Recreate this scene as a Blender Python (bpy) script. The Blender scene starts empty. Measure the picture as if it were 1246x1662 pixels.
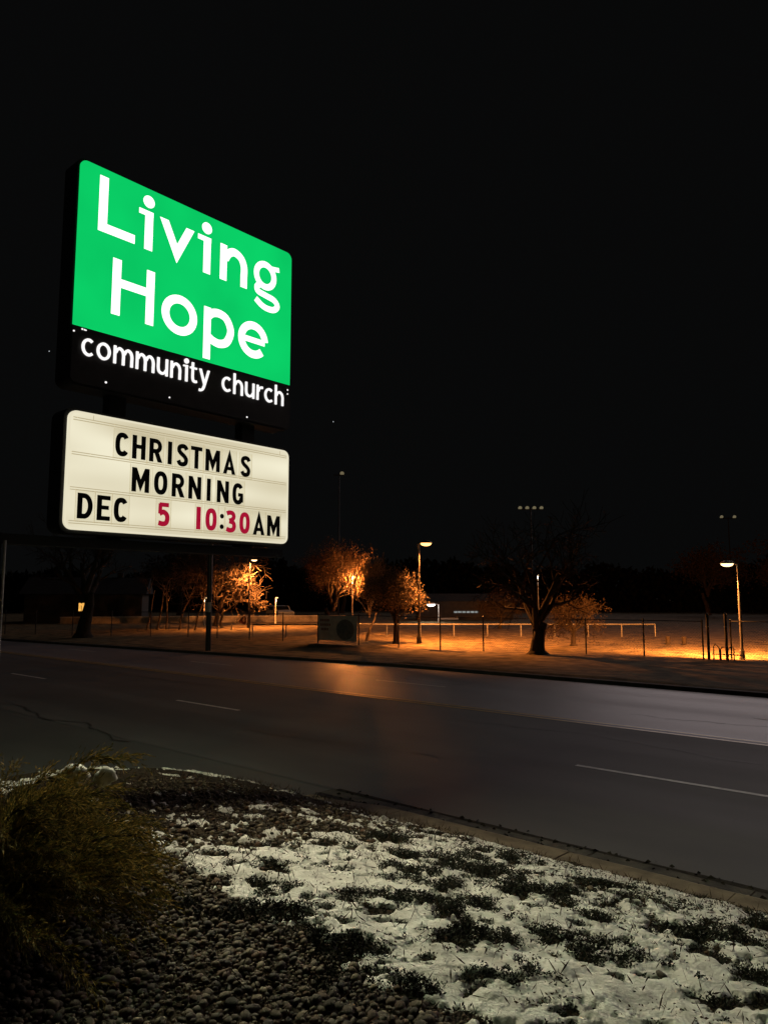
import bpy, bmesh, math, random
import numpy as np
from mathutils import Vector, Matrix

R = math.radians
SC = bpy.context.scene
COL = SC.collection

# ------------------------------------------------------------------ camera
cam_d = bpy.data.cameras.new('camera')
cam = bpy.data.objects.new('camera', cam_d)
COL.objects.link(cam)
cam.location = (0, 0, 2.6)
cam.rotation_euler = (R(90 + 6.37), 0, R(41.0))
cam_d.sensor_fit = 'VERTICAL'
cam_d.sensor_height = 36
cam_d.lens = 36 * 1200 / 1662
cam_d.clip_start = 0.05
cam_d.clip_end = 3000
SC.camera = cam

# ------------------------------------------------------------------ night sky
W = bpy.data.worlds.new('World')
SC.world = W
W.use_nodes = True
bgn = W.node_tree.nodes['Background']
bgn.inputs[0].default_value = (0.94, 0.98, 1.0, 1)
bgn.inputs[1].default_value = 0.0026

# added very dim, very soft sun, set low ahead to put a sheen on the road
sun_d = bpy.data.lights.new('sheen_sun', 'SUN')
sun_d.energy = 0.48
sun_d.angle = R(45)
sun_d.color = (1.0, 0.84, 0.84)
sun = bpy.data.objects.new('sheen_sun', sun_d)
COL.objects.link(sun)
sun.rotation_euler = Vector((0.05, -0.93, -0.36)).to_track_quat('-Z', 'Y').to_euler()

vs = SC.view_settings
vs.view_transform = 'Standard'
vs.look = 'None'
vs.exposure = 0
vs.gamma = 1
SC.cycles.max_bounces = 5
SC.cycles.transparent_max_bounces = 12
SC.cycles.use_denoising = True
SC.cycles.sample_clamp_indirect = 4

# ================================================================== helpers
class MB:
    """collects faces, then links them as ONE mesh object"""
    def __init__(s):
        s.v = []; s.f = []; s.m = []
    def face(s, pts, mi=0):
        n = len(s.v); s.v += [tuple(p) for p in pts]
        s.f.append(tuple(range(n, n + len(pts)))); s.m.append(mi)
    def box(s, c, size, mi=0, mat=None):
        n = len(s.v)
        hx, hy, hz = size[0] / 2, size[1] / 2, size[2] / 2
        for dx, dy, dz in ((-1,-1,-1),(1,-1,-1),(1,1,-1),(-1,1,-1),(-1,-1,1),(1,-1,1),(1,1,1),(-1,1,1)):
            p = Vector((dx * hx, dy * hy, dz * hz))
            if mat is not None: p = mat @ p
            s.v.append((c[0] + p[0], c[1] + p[1], c[2] + p[2]))
        for q in ((3,2,1,0),(4,5,6,7),(0,1,5,4),(1,2,6,5),(2,3,7,6),(3,0,4,7)):
            s.f.append(tuple(n + i for i in q)); s.m.append(mi)
    def tube(s, pts, rad, sides=8, mi=0, cap=True):
        pts = [Vector(p) for p in pts]
        if not hasattr(rad, '__len__'): rad = [rad] * len(pts)
        n0 = len(s.v); ref = None
        for i, p in enumerate(pts):
            t = (pts[min(i + 1, len(pts) - 1)] - pts[max(i - 1, 0)])
            if t.length < 1e-9: t = Vector((0, 0, 1))
            t.normalize()
            if ref is None:
                ref = Vector((1, 0, 0)) if abs(t.x) < .9 else Vector((0, 1, 0))
            a = (ref - t * ref.dot(t))
            if a.length < 1e-6: a = t.orthogonal()
            a.normalize(); b = t.cross(a); ref = a
            for k in range(sides):
                an = 2 * math.pi * k / sides
                s.v.append(tuple(p + (a * math.cos(an) + b * math.sin(an)) * rad[i]))
        for i in range(len(pts) - 1):
            for k in range(sides):
                k2 = (k + 1) % sides
                s.f.append((n0 + i*sides + k, n0 + i*sides + k2, n0 + (i+1)*sides + k2, n0 + (i+1)*sides + k)); s.m.append(mi)
        if cap:
            s.f.append(tuple(n0 + k for k in reversed(range(sides)))); s.m.append(mi)
            e = n0 + (len(pts) - 1) * sides
            s.f.append(tuple(e + k for k in range(sides))); s.m.append(mi)
    def prism(s, poly, fn, d0, d1, mi=0):
        """poly: 2D outline; fn(u, v, d) -> point; from depth d0 to d1"""
        n = len(s.v); k = len(poly)
        s.v += [tuple(fn(u, v, d0)) for u, v in poly] + [tuple(fn(u, v, d1)) for u, v in poly]
        s.f.append(tuple(n + i for i in reversed(range(k)))); s.m.append(mi)
        s.f.append(tuple(n + k + i for i in range(k))); s.m.append(mi)
        for i in range(k):
            j = (i + 1) % k
            s.f.append((n + i, n + j, n + k + j, n + k + i)); s.m.append(mi)
    def lathe(s, c, prof, sides=14, mi=0, axis=None):
        n = len(s.v)
        for r, z in prof:
            for k in range(sides):
                an = 2 * math.pi * k / sides
                p = Vector((r * math.cos(an), r * math.sin(an), z))
                if axis is not None: p = axis @ p
                s.v.append((c[0] + p.x, c[1] + p.y, c[2] + p.z))
        for i in range(len(prof) - 1):
            for k in range(sides):
                k2 = (k + 1) % sides
                s.f.append((n + i*sides + k, n + i*sides + k2, n + (i+1)*sides + k2, n + (i+1)*sides + k)); s.m.append(mi)
    def build(s, name, mats, parent=None, origin=(0, 0, 0), smooth=False):
        me = bpy.data.meshes.new(name)
        o3 = origin
        me.from_pydata([(x - o3[0], y - o3[1], z - o3[2]) for x, y, z in s.v], [], s.f)
        if not isinstance(mats, (list, tuple)): mats = [mats]
        for m in mats: me.materials.append(m)
        if len(mats) > 1: me.polygons.foreach_set('material_index', s.m)
        if smooth: me.polygons.foreach_set('use_smooth', [True] * len(me.polygons))
        me.update()
        o = bpy.data.objects.new(name, me); COL.objects.link(o)
        if parent is not None: o.parent = parent
        else: o.location = o3
        return o

def np_mesh(name, V, Fc, mats, parent=None, smooth=False, loc=None):
    """mesh from numpy arrays: V (n,3), Fc (k,3 or 4)"""
    V = np.asarray(V, dtype=np.float32); Fc = np.asarray(Fc, dtype=np.int32)
    if loc is not None: V = V - np.asarray(loc, dtype=np.float32)
    me = bpy.data.meshes.new(name)
    k = Fc.shape[1]
    me.vertices.add(len(V)); me.vertices.foreach_set('co', V.ravel())
    me.loops.add(Fc.size); me.loops.foreach_set('vertex_index', Fc.ravel())
    me.polygons.add(len(Fc)); me.polygons.foreach_set('loop_start', np.arange(0, Fc.size, k, dtype=np.int32))
    if smooth: me.polygons.foreach_set('use_smooth', np.ones(len(Fc), dtype=bool))
    me.update(calc_edges=True); me.validate()
    for m in (mats if isinstance(mats, (list, tuple)) else [mats]): me.materials.append(m)
    o = bpy.data.objects.new(name, me); COL.objects.link(o)
    if parent is not None: o.parent = parent
    elif loc is not None: o.location = loc
    return o

def tag(o, label=None, cat=None, group=None, kind=None):
    if label: o['label'] = label
    if cat: o['category'] = cat
    if group: o['group'] = group
    if kind: o['kind'] = kind
    return o

def thing(name, loc, label, cat, group=None):
    o = bpy.data.objects.new(name, None); COL.objects.link(o)
    o.location = loc
    o.empty_display_size = 0.2
    return tag(o, label, cat, group)

def ss(a, b, x):
    t = np.clip((x - a) / (b - a), 0, 1)
    return t * t * (3 - 2 * t)

def _hash(ix, iy, seed):
    n = (ix.astype(np.int64) * 374761393 + iy.astype(np.int64) * 668265263 + seed * 974711) & 0x7fffffff
    n = ((n ^ (n >> 13)) * 1274126177) & 0x7fffffff
    n = n ^ (n >> 16)
    return (n & 0xffffff) / float(0xffffff)

def vnoise(x, y, seed=0):
    ix = np.floor(x); iy = np.floor(y)
    fx = x - ix; fy = y - iy
    fx = fx * fx * (3 - 2 * fx); fy = fy * fy * (3 - 2 * fy)
    a = _hash(ix, iy, seed); b = _hash(ix + 1, iy, seed)
    c = _hash(ix, iy + 1, seed); d = _hash(ix + 1, iy + 1, seed)
    return (a * (1 - fx) + b * fx) * (1 - fy) + (c * (1 - fx) + d * fx) * fy

def fbm(x, y, oct=4, seed=0):
    r = 0; a = .5; t = 0
    for i in range(oct):
        r = r + a * vnoise(x, y, seed + i * 17); t += a
        x = x * 2.03 + 11.3; y = y * 2.03 + 5.7; a *= .5
    return r / t

# ================================================================== materials
def mat(name, col=(.5, .5, .5), rough=.7, spec=.5, metal=0, var=0, scale=8, bump=0, bscale=40, col2=None,
        coord='Object', stretch=None, emit=None, estr=1, detail=4):
    m = bpy.data.materials.new(name); m.use_nodes = True
    nt = m.node_tree; b = nt.nodes['Principled BSDF']
    b.inputs['Base Color'].default_value = (*col, 1)
    b.inputs['Roughness'].default_value = rough
    b.inputs['Metallic'].default_value = metal
    b.inputs['Specular IOR Level'].default_value = spec
    if emit:
        b.inputs['Emission Color'].default_value = (*emit, 1); b.inputs['Emission Strength'].default_value = estr
    if var or bump or col2:
        tc = nt.nodes.new('ShaderNodeTexCoord')
        src = tc.outputs[coord]
        if stretch:
            mp = nt.nodes.new('ShaderNodeMapping'); mp.inputs['Scale'].default_value = stretch
            nt.links.new(src, mp.inputs[0]); src = mp.outputs[0]
    if var or col2:
        nz = nt.nodes.new('ShaderNodeTexNoise'); nz.inputs['Scale'].default_value = scale; nz.inputs['Detail'].default_value = detail
        nt.links.new(src, nz.inputs['Vector'])
        rp = nt.nodes.new('ShaderNodeValToRGB')
        c2 = col2 or tuple(min(1, c * (1 + var)) for c in col)
        c1 = col if col2 else tuple(c * (1 - var) for c in col)
        rp.color_ramp.elements[0].position = .32; rp.color_ramp.elements[1].position = .68
        rp.color_ramp.elements[0].color = (*c1, 1); rp.color_ramp.elements[1].color = (*c2, 1)
        nt.links.new(nz.outputs['Fac'], rp.inputs[0]); nt.links.new(rp.outputs[0], b.inputs['Base Color'])
    if bump:
        nb = nt.nodes.new('ShaderNodeTexNoise'); nb.inputs['Scale'].default_value = bscale; nb.inputs['Detail'].default_value = 5
        nt.links.new(src, nb.inputs['Vector'])
        bp = nt.nodes.new('ShaderNodeBump'); bp.inputs['Strength'].default_value = bump; bp.inputs['Distance'].default_value = .02
        nt.links.new(nb.outputs['Fac'], bp.inputs['Height']); nt.links.new(bp.outputs[0], b.inputs['Normal'])
    return m

def emission(name, col, strength=1.0, var=0, scale=2):
    m = bpy.data.materials.new(name); m.use_nodes = True
    nt = m.node_tree; nt.nodes.remove(nt.nodes['Principled BSDF'])
    e = nt.nodes.new('ShaderNodeEmission'); e.inputs[0].default_value = (*col, 1); e.inputs[1].default_value = strength
    nt.links.new(e.outputs[0], nt.nodes['Material Output'].inputs[0])
    if var:
        tc = nt.nodes.new('ShaderNodeTexCoord'); nz = nt.nodes.new('ShaderNodeTexNoise'); nz.inputs['Scale'].default_value = scale
        nz.inputs['Detail'].default_value = 2
        nt.links.new(tc.outputs['Object'], nz.inputs['Vector'])
        mr = nt.nodes.new('ShaderNodeMapRange'); mr.inputs[1].default_value = .3; mr.inputs[2].default_value = .7
        mr.inputs[3].default_value = strength * (1 - var); mr.inputs[4].default_value = strength * (1 + var)
        nt.links.new(nz.outputs['Fac'], mr.inputs[0]); nt.links.new(mr.outputs[0], e.inputs[1])
    return m

def rnd_mat(name, cols, rough=.8, spec=.3, use_obj=True, bump=0, bscale=60, trans=0):
    """colour picked per mesh island and per object"""
    m = bpy.data.materials.new(name); m.use_nodes = True
    nt = m.node_tree; b = nt.nodes['Principled BSDF']
    b.inputs['Roughness'].default_value = rough; b.inputs['Specular IOR Level'].default_value = spec
    g = nt.nodes.new('ShaderNodeNewGeometry'); oi = nt.nodes.new('ShaderNodeObjectInfo')
    ad = nt.nodes.new('ShaderNodeMath'); ad.operation = 'ADD'
    nt.links.new(g.outputs['Random Per Island'], ad.inputs[0])
    if use_obj: nt.links.new(oi.outputs['Random'], ad.inputs[1])
    else: ad.inputs[1].default_value = 0
    fr = nt.nodes.new('ShaderNodeMath'); fr.operation = 'FRACT'; nt.links.new(ad.outputs[0], fr.inputs[0])
    rp = nt.nodes.new('ShaderNodeValToRGB')
    while len(rp.color_ramp.elements) < len(cols): rp.color_ramp.elements.new(.5)
    for i, c in enumerate(cols):
        rp.color_ramp.elements[i].position = i / (len(cols) - 1); rp.color_ramp.elements[i].color = (*c, 1)
    nt.links.new(fr.outputs[0], rp.inputs[0])
    last = rp.outputs[0]
    if bump:
        tc = nt.nodes.new('ShaderNodeTexCoord'); nz = nt.nodes.new('ShaderNodeTexNoise'); nz.inputs['Scale'].default_value = bscale
        nt.links.new(tc.outputs['Object'], nz.inputs['Vector'])
        bp = nt.nodes.new('ShaderNodeBump'); bp.inputs['Strength'].default_value = bump; bp.inputs['Distance'].default_value = .01
        nt.links.new(nz.outputs['Fac'], bp.inputs['Height']); nt.links.new(bp.outputs[0], b.inputs['Normal'])
        mx = nt.nodes.new('ShaderNodeMixRGB'); mx.blend_type = 'MULTIPLY'; mx.inputs[0].default_value = .5
        nt.links.new(last, mx.inputs[1]); nt.links.new(nz.outputs['Fac'], mx.inputs[2]); last = mx.outputs[0]
    nt.links.new(last, b.inputs['Base Color'])
    if trans:
        tl = nt.nodes.new('ShaderNodeBsdfTranslucent'); nt.links.new(last, tl.inputs[0])
        mx2 = nt.nodes.new('ShaderNodeMixShader'); mx2.inputs[0].default_value = trans
        nt.links.new(b.outputs[0], mx2.inputs[1]); nt.links.new(tl.outputs[0], mx2.inputs[2])
        nt.links.new(mx2.outputs[0], nt.nodes['Material Output'].inputs[0])
    return m

M = {}
def asphalt_mat(name, c1, c2, rough, streak):
    m = bpy.data.materials.new(name); m.use_nodes = True
    nt = m.node_tree; b = nt.nodes['Principled BSDF']; L = nt.links.new
    tc = nt.nodes.new('ShaderNodeTexCoord')
    def noise(sc, st, det=4):
        mp = nt.nodes.new('ShaderNodeMapping'); mp.inputs['Scale'].default_value = st
        L(tc.outputs['Object'], mp.inputs[0])
        nz = nt.nodes.new('ShaderNodeTexNoise'); nz.inputs['Scale'].default_value = sc; nz.inputs['Detail'].default_value = det
        L(mp.outputs[0], nz.inputs['Vector']); return nz.outputs['Fac']
    big = noise(1.0, (.035, .9, 1), 3)        # wheel tracks along the road
    mid = noise(.9, (.6, 1, 1), 6)            # patches
    fine = noise(160, (1, 1, 1), 2)           # aggregate
    def mathn(op, a, b_):
        n = nt.nodes.new('ShaderNodeMath'); n.operation = op
        for i, q in enumerate((a, b_)):
            if isinstance(q, float): n.inputs[i].default_value = q
            else: L(q, n.inputs[i])
        return n.outputs[0]
    f = mathn('ADD', mathn('MULTIPLY', big, streak), mathn('ADD', mathn('MULTIPLY', mid, .5), mathn('MULTIPLY', fine, .2)))
    mr = nt.nodes.new('ShaderNodeMapRange'); mr.inputs[1].default_value = .3 * (streak + .7); mr.inputs[2].default_value = .7 * (streak + .7)
    L(f, mr.inputs[0])
    rp = nt.nodes.new('ShaderNodeValToRGB')
    rp.color_ramp.elements[0].color = (*c1, 1); rp.color_ramp.elements[1].color = (*c2, 1)
    L(mr.outputs[0], rp.inputs[0]); L(rp.outputs[0], b.inputs['Base Color'])
    rr = nt.nodes.new('ShaderNodeMapRange'); rr.inputs[3].default_value = rough - .1; rr.inputs[4].default_value = rough + .12
    L(big, rr.inputs[0]); L(rr.outputs[0], b.inputs['Roughness'])
    b.inputs['Specular IOR Level'].default_value = .5
    bp = nt.nodes.new('ShaderNodeBump'); bp.inputs['Strength'].default_value = .35; bp.inputs['Distance'].default_value = .006
    L(fine, bp.inputs['Height']); L(bp.outputs[0], b.inputs['Normal'])
    return m
M['asphalt'] = asphalt_mat('asphalt_dark', (.024, .0235, .023), (.082, .079, .076), .74, .7)
M['asphalt_pale'] = asphalt_mat('asphalt_pale_grey', (.13, .118, .122), (.22, .20, .205), .47, .8)
M['apron'] = asphalt_mat('asphalt_apron', (.042, .042, .039), (.07, .068, .064), .7, .3)
M['grass'] = mat('dry_winter_grass', (.06, .045, .024), .95, .1, col2=(.22, .165, .085), scale=1.6, bump=.6, bscale=9, detail=8)
M['concrete'] = mat('kerb_concrete', (.10, .077, .052), .9, .2, col2=(.19, .148, .10), scale=5, bump=.4, bscale=60)
M['gutter'] = mat('dark_gutter_concrete', (.035, .032, .027), .9, .2, col2=(.085, .075, .06), scale=4, bump=.4, bscale=50)  # gutter pan, darker and greyer than the kerb top
M['debris'] = mat('gutter_debris', (.012, .010, .008), .95, .1, col2=(.03, .025, .018), scale=14, bump=.6, bscale=60)
M['white_paint'] = mat('worn_white_road_paint', (.34, .33, .31), .6, .5, col2=(.62, .60, .57), scale=5)
M['yellow_paint'] = mat('worn_yellow_road_paint', (.30, .19, .05), .42, .5, col2=(.58, .36, .10), scale=4)
M['tar'] = mat('tar_crack_filler', (.010, .010, .010), .6, .4)
M['soil'] = mat('dark_soil', (.016, .012, .008), .95, .1, col2=(.05, .036, .022), scale=18, bump=.8, bscale=50)
M['snow'] = mat('old_snow', (.50, .475, .43), .75, .25, col2=(.78, .76, .70), scale=7, bump=.7, bscale=55, detail=8)
M['black_metal'] = mat('black_painted_metal', (.012, .012, .013), .5, .4, bump=.05)
M['dark_metal'] = mat('dark_bronze_metal', (.03, .026, .023), .5, .5, var=.3, scale=6)
M['galv'] = mat('galvanised_steel', (.30, .29, .28), .5, .5, metal=.4, var=.25, scale=10)
M['pale_metal'] = mat('pale_painted_metal', (.50, .48, .45), .5, .4, var=.15, scale=8)
M['bark'] = mat('dark_bark', (.022, .017, .013), .95, .1, col2=(.06, .046, .034), scale=9, stretch=(1, 1, .25), bump=.8, bscale=25)
M['pale_bark'] = mat('pale_bark', (.12, .09, .07), .9, .1, col2=(.28, .22, .17), scale=8, stretch=(1, 1, .3), bump=.5, bscale=25)
M['twig'] = mat('twig_bark', (.10, .075, .055), .9, .1, var=.3, scale=4)

# ================================================================== setting
SIGN_X, SIGN_Y = -6.0, 2.86          # face plane of the sign and its near end
BED_Y, BED_X, BED_R = 6.42, -10.3, 2.6

def edge(X, Y):
    dx = (BED_X + BED_R) - X; dy = Y - (BED_Y - BED_R)
    q = np.hypot(np.maximum(dx, 0), np.maximum(dy, 0)) + np.minimum(np.maximum(dx, dy), 0)
    return BED_R - q

def mound(X, Y):
    e = np.maximum(edge(X, Y), 0)
    return .15 * ss(0, .1, e) + .85 * (1 - np.exp(-e / 2.6)) / (1 - np.exp(-6.4 / 2.6))

def sheet(name, pts, z, m, kind='structure'):
    b = MB(); b.face([(x, y, z) for x, y in pts]); return tag(b.build(name, m), kind=kind)

# park ground: one sheet to the horizon, gently uneven near the road
xs = np.concatenate([np.linspace(-420, -75, 10), np.linspace(-72, 12, 170), np.linspace(16, 250, 10)])
ys = np.concatenate([np.linspace(-150, 12, 10), np.linspace(15.8, 60, 110), np.linspace(64, 500, 20)])
def far_kerb_y(x):
    return np.interp(x, [-900, -75, -44, -29, -18, 500], [15.6, 16.6, 18.0, 19.6, 20.85, 20.85])
GX, GY = np.meshgrid(xs, ys)
GZ = np.full_like(GX, .10)
near = (GY > far_kerb_y(GX) + .3) & (GY < 60) & (GX > -75) & (GX < 14)
GZ = np.where(near, GZ + .09 * (fbm(GX * .35, GY * .35, 4, 3) - .5) + .05 * (fbm(GX * 1.6, GY * 1.6, 3, 8) - .5), GZ)
GZ = np.where(GY < far_kerb_y(GX) + .25, -.06, GZ)
ny, nx = GX.shape
idx = np.arange(nx * ny).reshape(ny, nx)
quads = np.stack([idx[:-1, :-1], idx[:-1, 1:], idx[1:, 1:], idx[1:, :-1]], -1).reshape(-1, 4)
tag(np_mesh('ground', np.stack([GX, GY, GZ], -1).reshape(-1, 3), quads, M['grass'], smooth=True), kind='structure')

# carriageway: darker asphalt on this side, paler asphalt beyond the centre line
sheet('road', [(-420, 7.33), (250, 7.33), (250, 14.42), (-420, 14.42)], 0, M['asphalt'])
fk = [(-420, 16.0), (-75, 16.6), (-44, 18.0), (-29, 19.6), (-18, 20.85), (250, 20.85)]
rb = MB()
rb.face([(-420, 14.42, 0), (250, 14.42, 0)] + [(x, y, 0) for x, y in reversed(fk)])
tag(rb.build('road', M['asphalt_pale']), kind='structure')
sheet('driveway', [(-60, -60), (60, -60), (60, 7.7), (-60, 7.7)], -.004, M['apron'])

# painted lines
mk = MB()
for y in (14.30, 14.54):
    mk.face([(-400, y - .055, .004), (200, y - .055, .004), (200, y + .055, .004), (-400, y + .055, .004)])
tag(mk.build('double_yellow_line', M['yellow_paint']), kind='structure')
for i, x in enumerate((-45.6, -35.8, -25.68, -16.12, -5.45)):
    sheet('lane_dash', [(x, 10.70), (x + (2.45 if i < 4 else 3.4), 10.70), (x + (2.45 if i < 4 else 3.4), 10.80), (x, 10.80)], .004, M['white_paint'])
for x in (-35, -25, -15.3, -4.6):
    sheet('lane_dash', [(x, 17.18), (x + 2.6, 17.18), (x + 2.6, 17.29), (x, 17.29)], .004, M['white_paint'])
random.seed(5)
# crack in the asphalt near the driveway
cb = MB(); x, y = -19.0, 7.6; pts = []
while x < -12.2:
    pts.append((x, y)); x += random.uniform(.12, .3); y += random.uniform(-.13, .10)
for (x0, y0), (x1, y1) in zip(pts, pts[1:]):
    w0 = random.uniform(.010, .028)
    cb.face([(x0, y0 - w0, .005), (x1, y1 - w0, .005), (x1, y1 + w0, .005), (x0, y0 + w0, .005)])
tag(cb.build('crack', M['tar']), kind='structure')

for (x, y, x1, dy) in ((-11.5, 9.4, -7.0, .06), (-9.2, 12.9, -1.5, -.02), (-22, 13.0, -15, .05), (-6.8, 16.0, -2.0, .03), (-20, 18.6, -12.5, -.03)):
    cb = MB(); pts = []
    while x < x1:
        pts.append((x, y)); st = random.uniform(.1, .28); x += st; y += random.uniform(-.09, .09) + dy * st
    for (x0, y0), (x2, y2) in zip(pts, pts[1:]):
        w0 = random.uniform(.006, .018)
        cb.face([(x0, y0 - w0, .005), (x2, y2 - w0, .005), (x2, y2 + w0, .005), (x0, y0 + w0, .005)])
    tag(cb.build('crack', M['tar']), kind='structure')

# near kerb: rolled concrete, cast in lengths
prof = [(6.36, -.02), (6.36, .148), (6.40, .158), (6.74, .150), (6.85, .115), (6.95, .045), (7.00, .018), (7.34, .006), (7.34, -.03)]
kroot = thing('near_kerb', (0, 6.8, 0), None, None); del_keys = None
kroot['kind'] = 'structure'
joints = [-7.3, -5.6, -3.52, -2.02, -.4, 1.4, 3.2, 5.0, 8, 12]
for i in range(len(joints) - 1):
    k = MB(); x0, x1 = joints[i] + .006, joints[i + 1] - .006
    dz = random.uniform(-.006, .004); n = 5
    rows = []
    for j in range(n + 1):
        t = j / n; xx = x0 + (x1 - x0) * t
        fade = 1.0 if i else max(.06, min(1, t * 1.25))     # dropped end at the driveway
        rows.append([(xx, yy, zz * (fade if zz > 0 else 1) + (dz if 0.02 < zz else 0)) for yy, zz in prof])
    for a, b in zip(rows, rows[1:]):
        for q in range(len(prof) - 1):
            k.face([a[q], b[q], b[q + 1], a[q + 1]], 1 if q >= 5 else 0)
    k.face(rows[0]); k.face(list(reversed(rows[-1])))
    k.build('kerb_length', [M['concrete'], M['gutter']], kroot, (0, 6.8, 0), smooth=False)
# leaf litter lying along the kerb foot and the joint with the asphalt
db = MB()
for base, amp, z, n0 in ((6.98, .085, .026, 260), (7.34, .06, .009, 200)):
    x = -7.2
    prev = None
    while x < 6:
        w = amp * (.25 + 1.1 * float(fbm(np.array(x * 1.3), np.array(base), 4, 2)))
        cur = (x, base - w * (1.1 if base < 7.2 else .8), base + w * .8)
        if prev:
            db.face([(prev[0], prev[1], z + .02 * (base < 7.2)), (cur[0], cur[1], z + .02 * (base < 7.2)), (cur[0], cur[2], z), (prev[0], prev[2], z)])
        prev = cur; x += .05
for i in range(500):
    x = random.uniform(-7, 5); y = random.choice((7.0, 7.0, 7.34)) + random.gauss(0, .05); z = .03 if y < 7.2 else .012
    a = random.uniform(0, 6.28); l = random.uniform(.015, .04)
    d = Vector((math.cos(a), math.sin(a), 0)) * l; e2 = Vector((-math.sin(a), math.cos(a), .5)) * l * .5
    p = Vector((x, y, z)); db.face([p - d, p - e2, p + d, p + e2 + Vector((0, 0, .01))])
tag(db.build('leaf_litter', M['debris']), 'dark leaf litter and grit along the foot of the kerb', 'litter', kind='stuff')

# far kerb
fkb = MB()
for (x0, y0), (x1, y1) in zip(fk, fk[1:]):
    dx, dy = x1 - x0, y1 - y0; l = math.hypot(dx, dy); nx_, ny_ = -dy / l, dx / l
    P = [(x0, y0), (x1, y1)]
    pr = [(-.02, -.02), (.02, .085), (.05, .10), (.24, .105), (.28, -.02)]
    for (a0, h0), (a1, h1) in zip(pr, pr[1:]):
        fkb.face([(x0 + nx_ * a0, y0 + ny_ * a0, h0), (x1 + nx_ * a0, y1 + ny_ * a0, h0), (x1 + nx_ * a1, y1 + ny_ * a1, h1), (x0 + nx_ * a1, y0 + ny_ * a1, h1)])
tag(fkb.build('far_kerb', mat('far_kerb_concrete', (.05, .042, .035), .9, .2, col2=(.12, .1, .085), scale=2)), kind='structure')

# ---------------------------------------------------------------- planting bed
def grid(x0, x1, y0, y1, st):
    a = np.arange(x0, x1 + st / 2, st); b = np.arange(y0, y1 + st / 2, st)
    X, Y = np.meshgrid(a, b)
    i = np.arange(X.size).reshape(X.shape)
    q = np.stack([i[:-1, :-1], i[:-1, 1:], i[1:, 1:], i[1:, :-1]], -1).reshape(-1, 4)
    return X, Y, q

X, Y, q = grid(-10.3, 5.9, -3, 6.42, .045)
Z = mound(X, Y) + np.where(edge(X, Y) > .1, .05 * (fbm(X * 2.2, Y * 2.2, 3, 21) - .5) + .02 * (fbm(X * 11, Y * 11, 2, 5) - .5), -.002)
Z = np.where(edge(X, Y) < 0.005, -.03, Z)
bed = np_mesh('planting_bed', np.stack([X, Y, Z], -1).reshape(-1, 3), q, M['soil'], smooth=True)
tag(bed, kind='structure')

# bare, plant-covered places in the snow (x, y, half sizes along and across)
HOLES = [(-2.86, 3.66, .40, .14), (-2.38, 3.40, .26, .12), (-2.61, 4.60, .30, .15), (-2.71, 2.84, .26, .13), (-3.36, 2.74, .34, .14),
         (-3.52, 4.82, .26, .12), (-3.73, 4.48, .20, .10), (-3.07, 4.70, .26, .13), (-2.02, 3.83, .24, .11), (-1.72, 3.80, .18, .10),
         (-2.28, 2.70, .3, .14), (-1.89, 3.16, .22, .1), (-3.56, 3.07, .2, .09), (-1.59, 4.75, .3, .1), (-3.1, 3.95, .22, .1),
         (-2.2, 4.35, .2, .09), (-3.3, 4.2, .16, .08), (-1.2, 4.1, .2, .1), (-2.45, 5.3, .25, .09), (-3.35, 5.5, .3, .08), (-1.35, 5.4, .3, .1), (-4.2, 4.9, .25, .1)]
def hole_field(X, Y):
    u = X * math.cos(R(41)) + Y * math.sin(R(41)); v = -X * math.sin(R(41)) + Y * math.cos(R(41))
    wx = (fbm(X * 6, Y * 6, 4, 40) - .5) * .75; wy = (fbm(X * 6, Y * 6, 4, 50) - .5) * .55
    h = np.zeros_like(X)
    for hx, hy, a, b in HOLES:
        hu = hx * math.cos(R(41)) + hy * math.sin(R(41)); hv = -hx * math.sin(R(41)) + hy * math.cos(R(41))
        d = np.sqrt(((u - hu + wx) / a) ** 2 + ((v - hv + wy) / b) ** 2)
        h = np.maximum(h, 1.15 - d)
    return h
def snow_zone(X, Y):
    lim = 2.62 + .22 * (fbm(X * 1.5, Y * .5, 3, 77) - .5) + .25 * ss(-2.6, -3.6, X) - .1 * ss(-2, -1, X)
    return ss(-.15, .22, Y - lim) * (.26 + .74 * ss(-4.9, -4.0, X + .8 * (fbm(X * 2, Y * 2, 3, 31) - .5)))
def snow_field(X, Y):
    u = X * math.cos(R(41)) + Y * math.sin(R(41)); v = -X * math.sin(R(41)) + Y * math.cos(R(41))
    n = fbm(u * 2.6, v * 4.2, 5, 12)
    f = .44 * snow_zone(X, Y) + 1.05 * (n - .5) + .80 * (fbm(X * 11, Y * 11, 5, 61) - .5) + .42 * (fbm(X * 38, Y * 38, 3, 65) - .5) + .01
    sp_ = fbm(u * 9, v * 15, 3, 71)
    f = f - .03 - 1.9 * np.clip(sp_ - .57, 0, 1) * (1 + 3 * (fbm(X * 2, Y * 2, 2, 72) > .5))
    f = f - .55 * np.clip(hole_field(X, Y), 0, 1) * (.6 + .8 * fbm(X * 9, Y * 9, 3, 91))
    f = f - .5 * (1 - ss(.02, .30, snow_zone(X, Y)))
    f = np.where(X < -5.6, f - .16 + .05 * ss(-6.8, -7.6, X) * ss(4.6, 5.2, Y), f)
    return f
X, Y, q = grid(-9.0, .6, 2.2, 6.40, .0135)
f = snow_field(X, Y)
t = np.clip((f - .17) / .16, 0, 1)
Zb = mound(X, Y) + .05 * (fbm(X * 2.2, Y * 2.2, 3, 21) - .5) + .02 * (fbm(X * 11, Y * 11, 2, 5) - .5)
Zs = Zb - .010 + .030 * np.sqrt(t) + .035 * t * (fbm(X * 5, Y * 5, 3, 14) - .4) + .026 * t * (fbm(X * 19, Y * 19, 4, 15) - .5)
Zs = np.where(edge(X, Y) < .06, np.maximum(Zs, .165), Zs)
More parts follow.
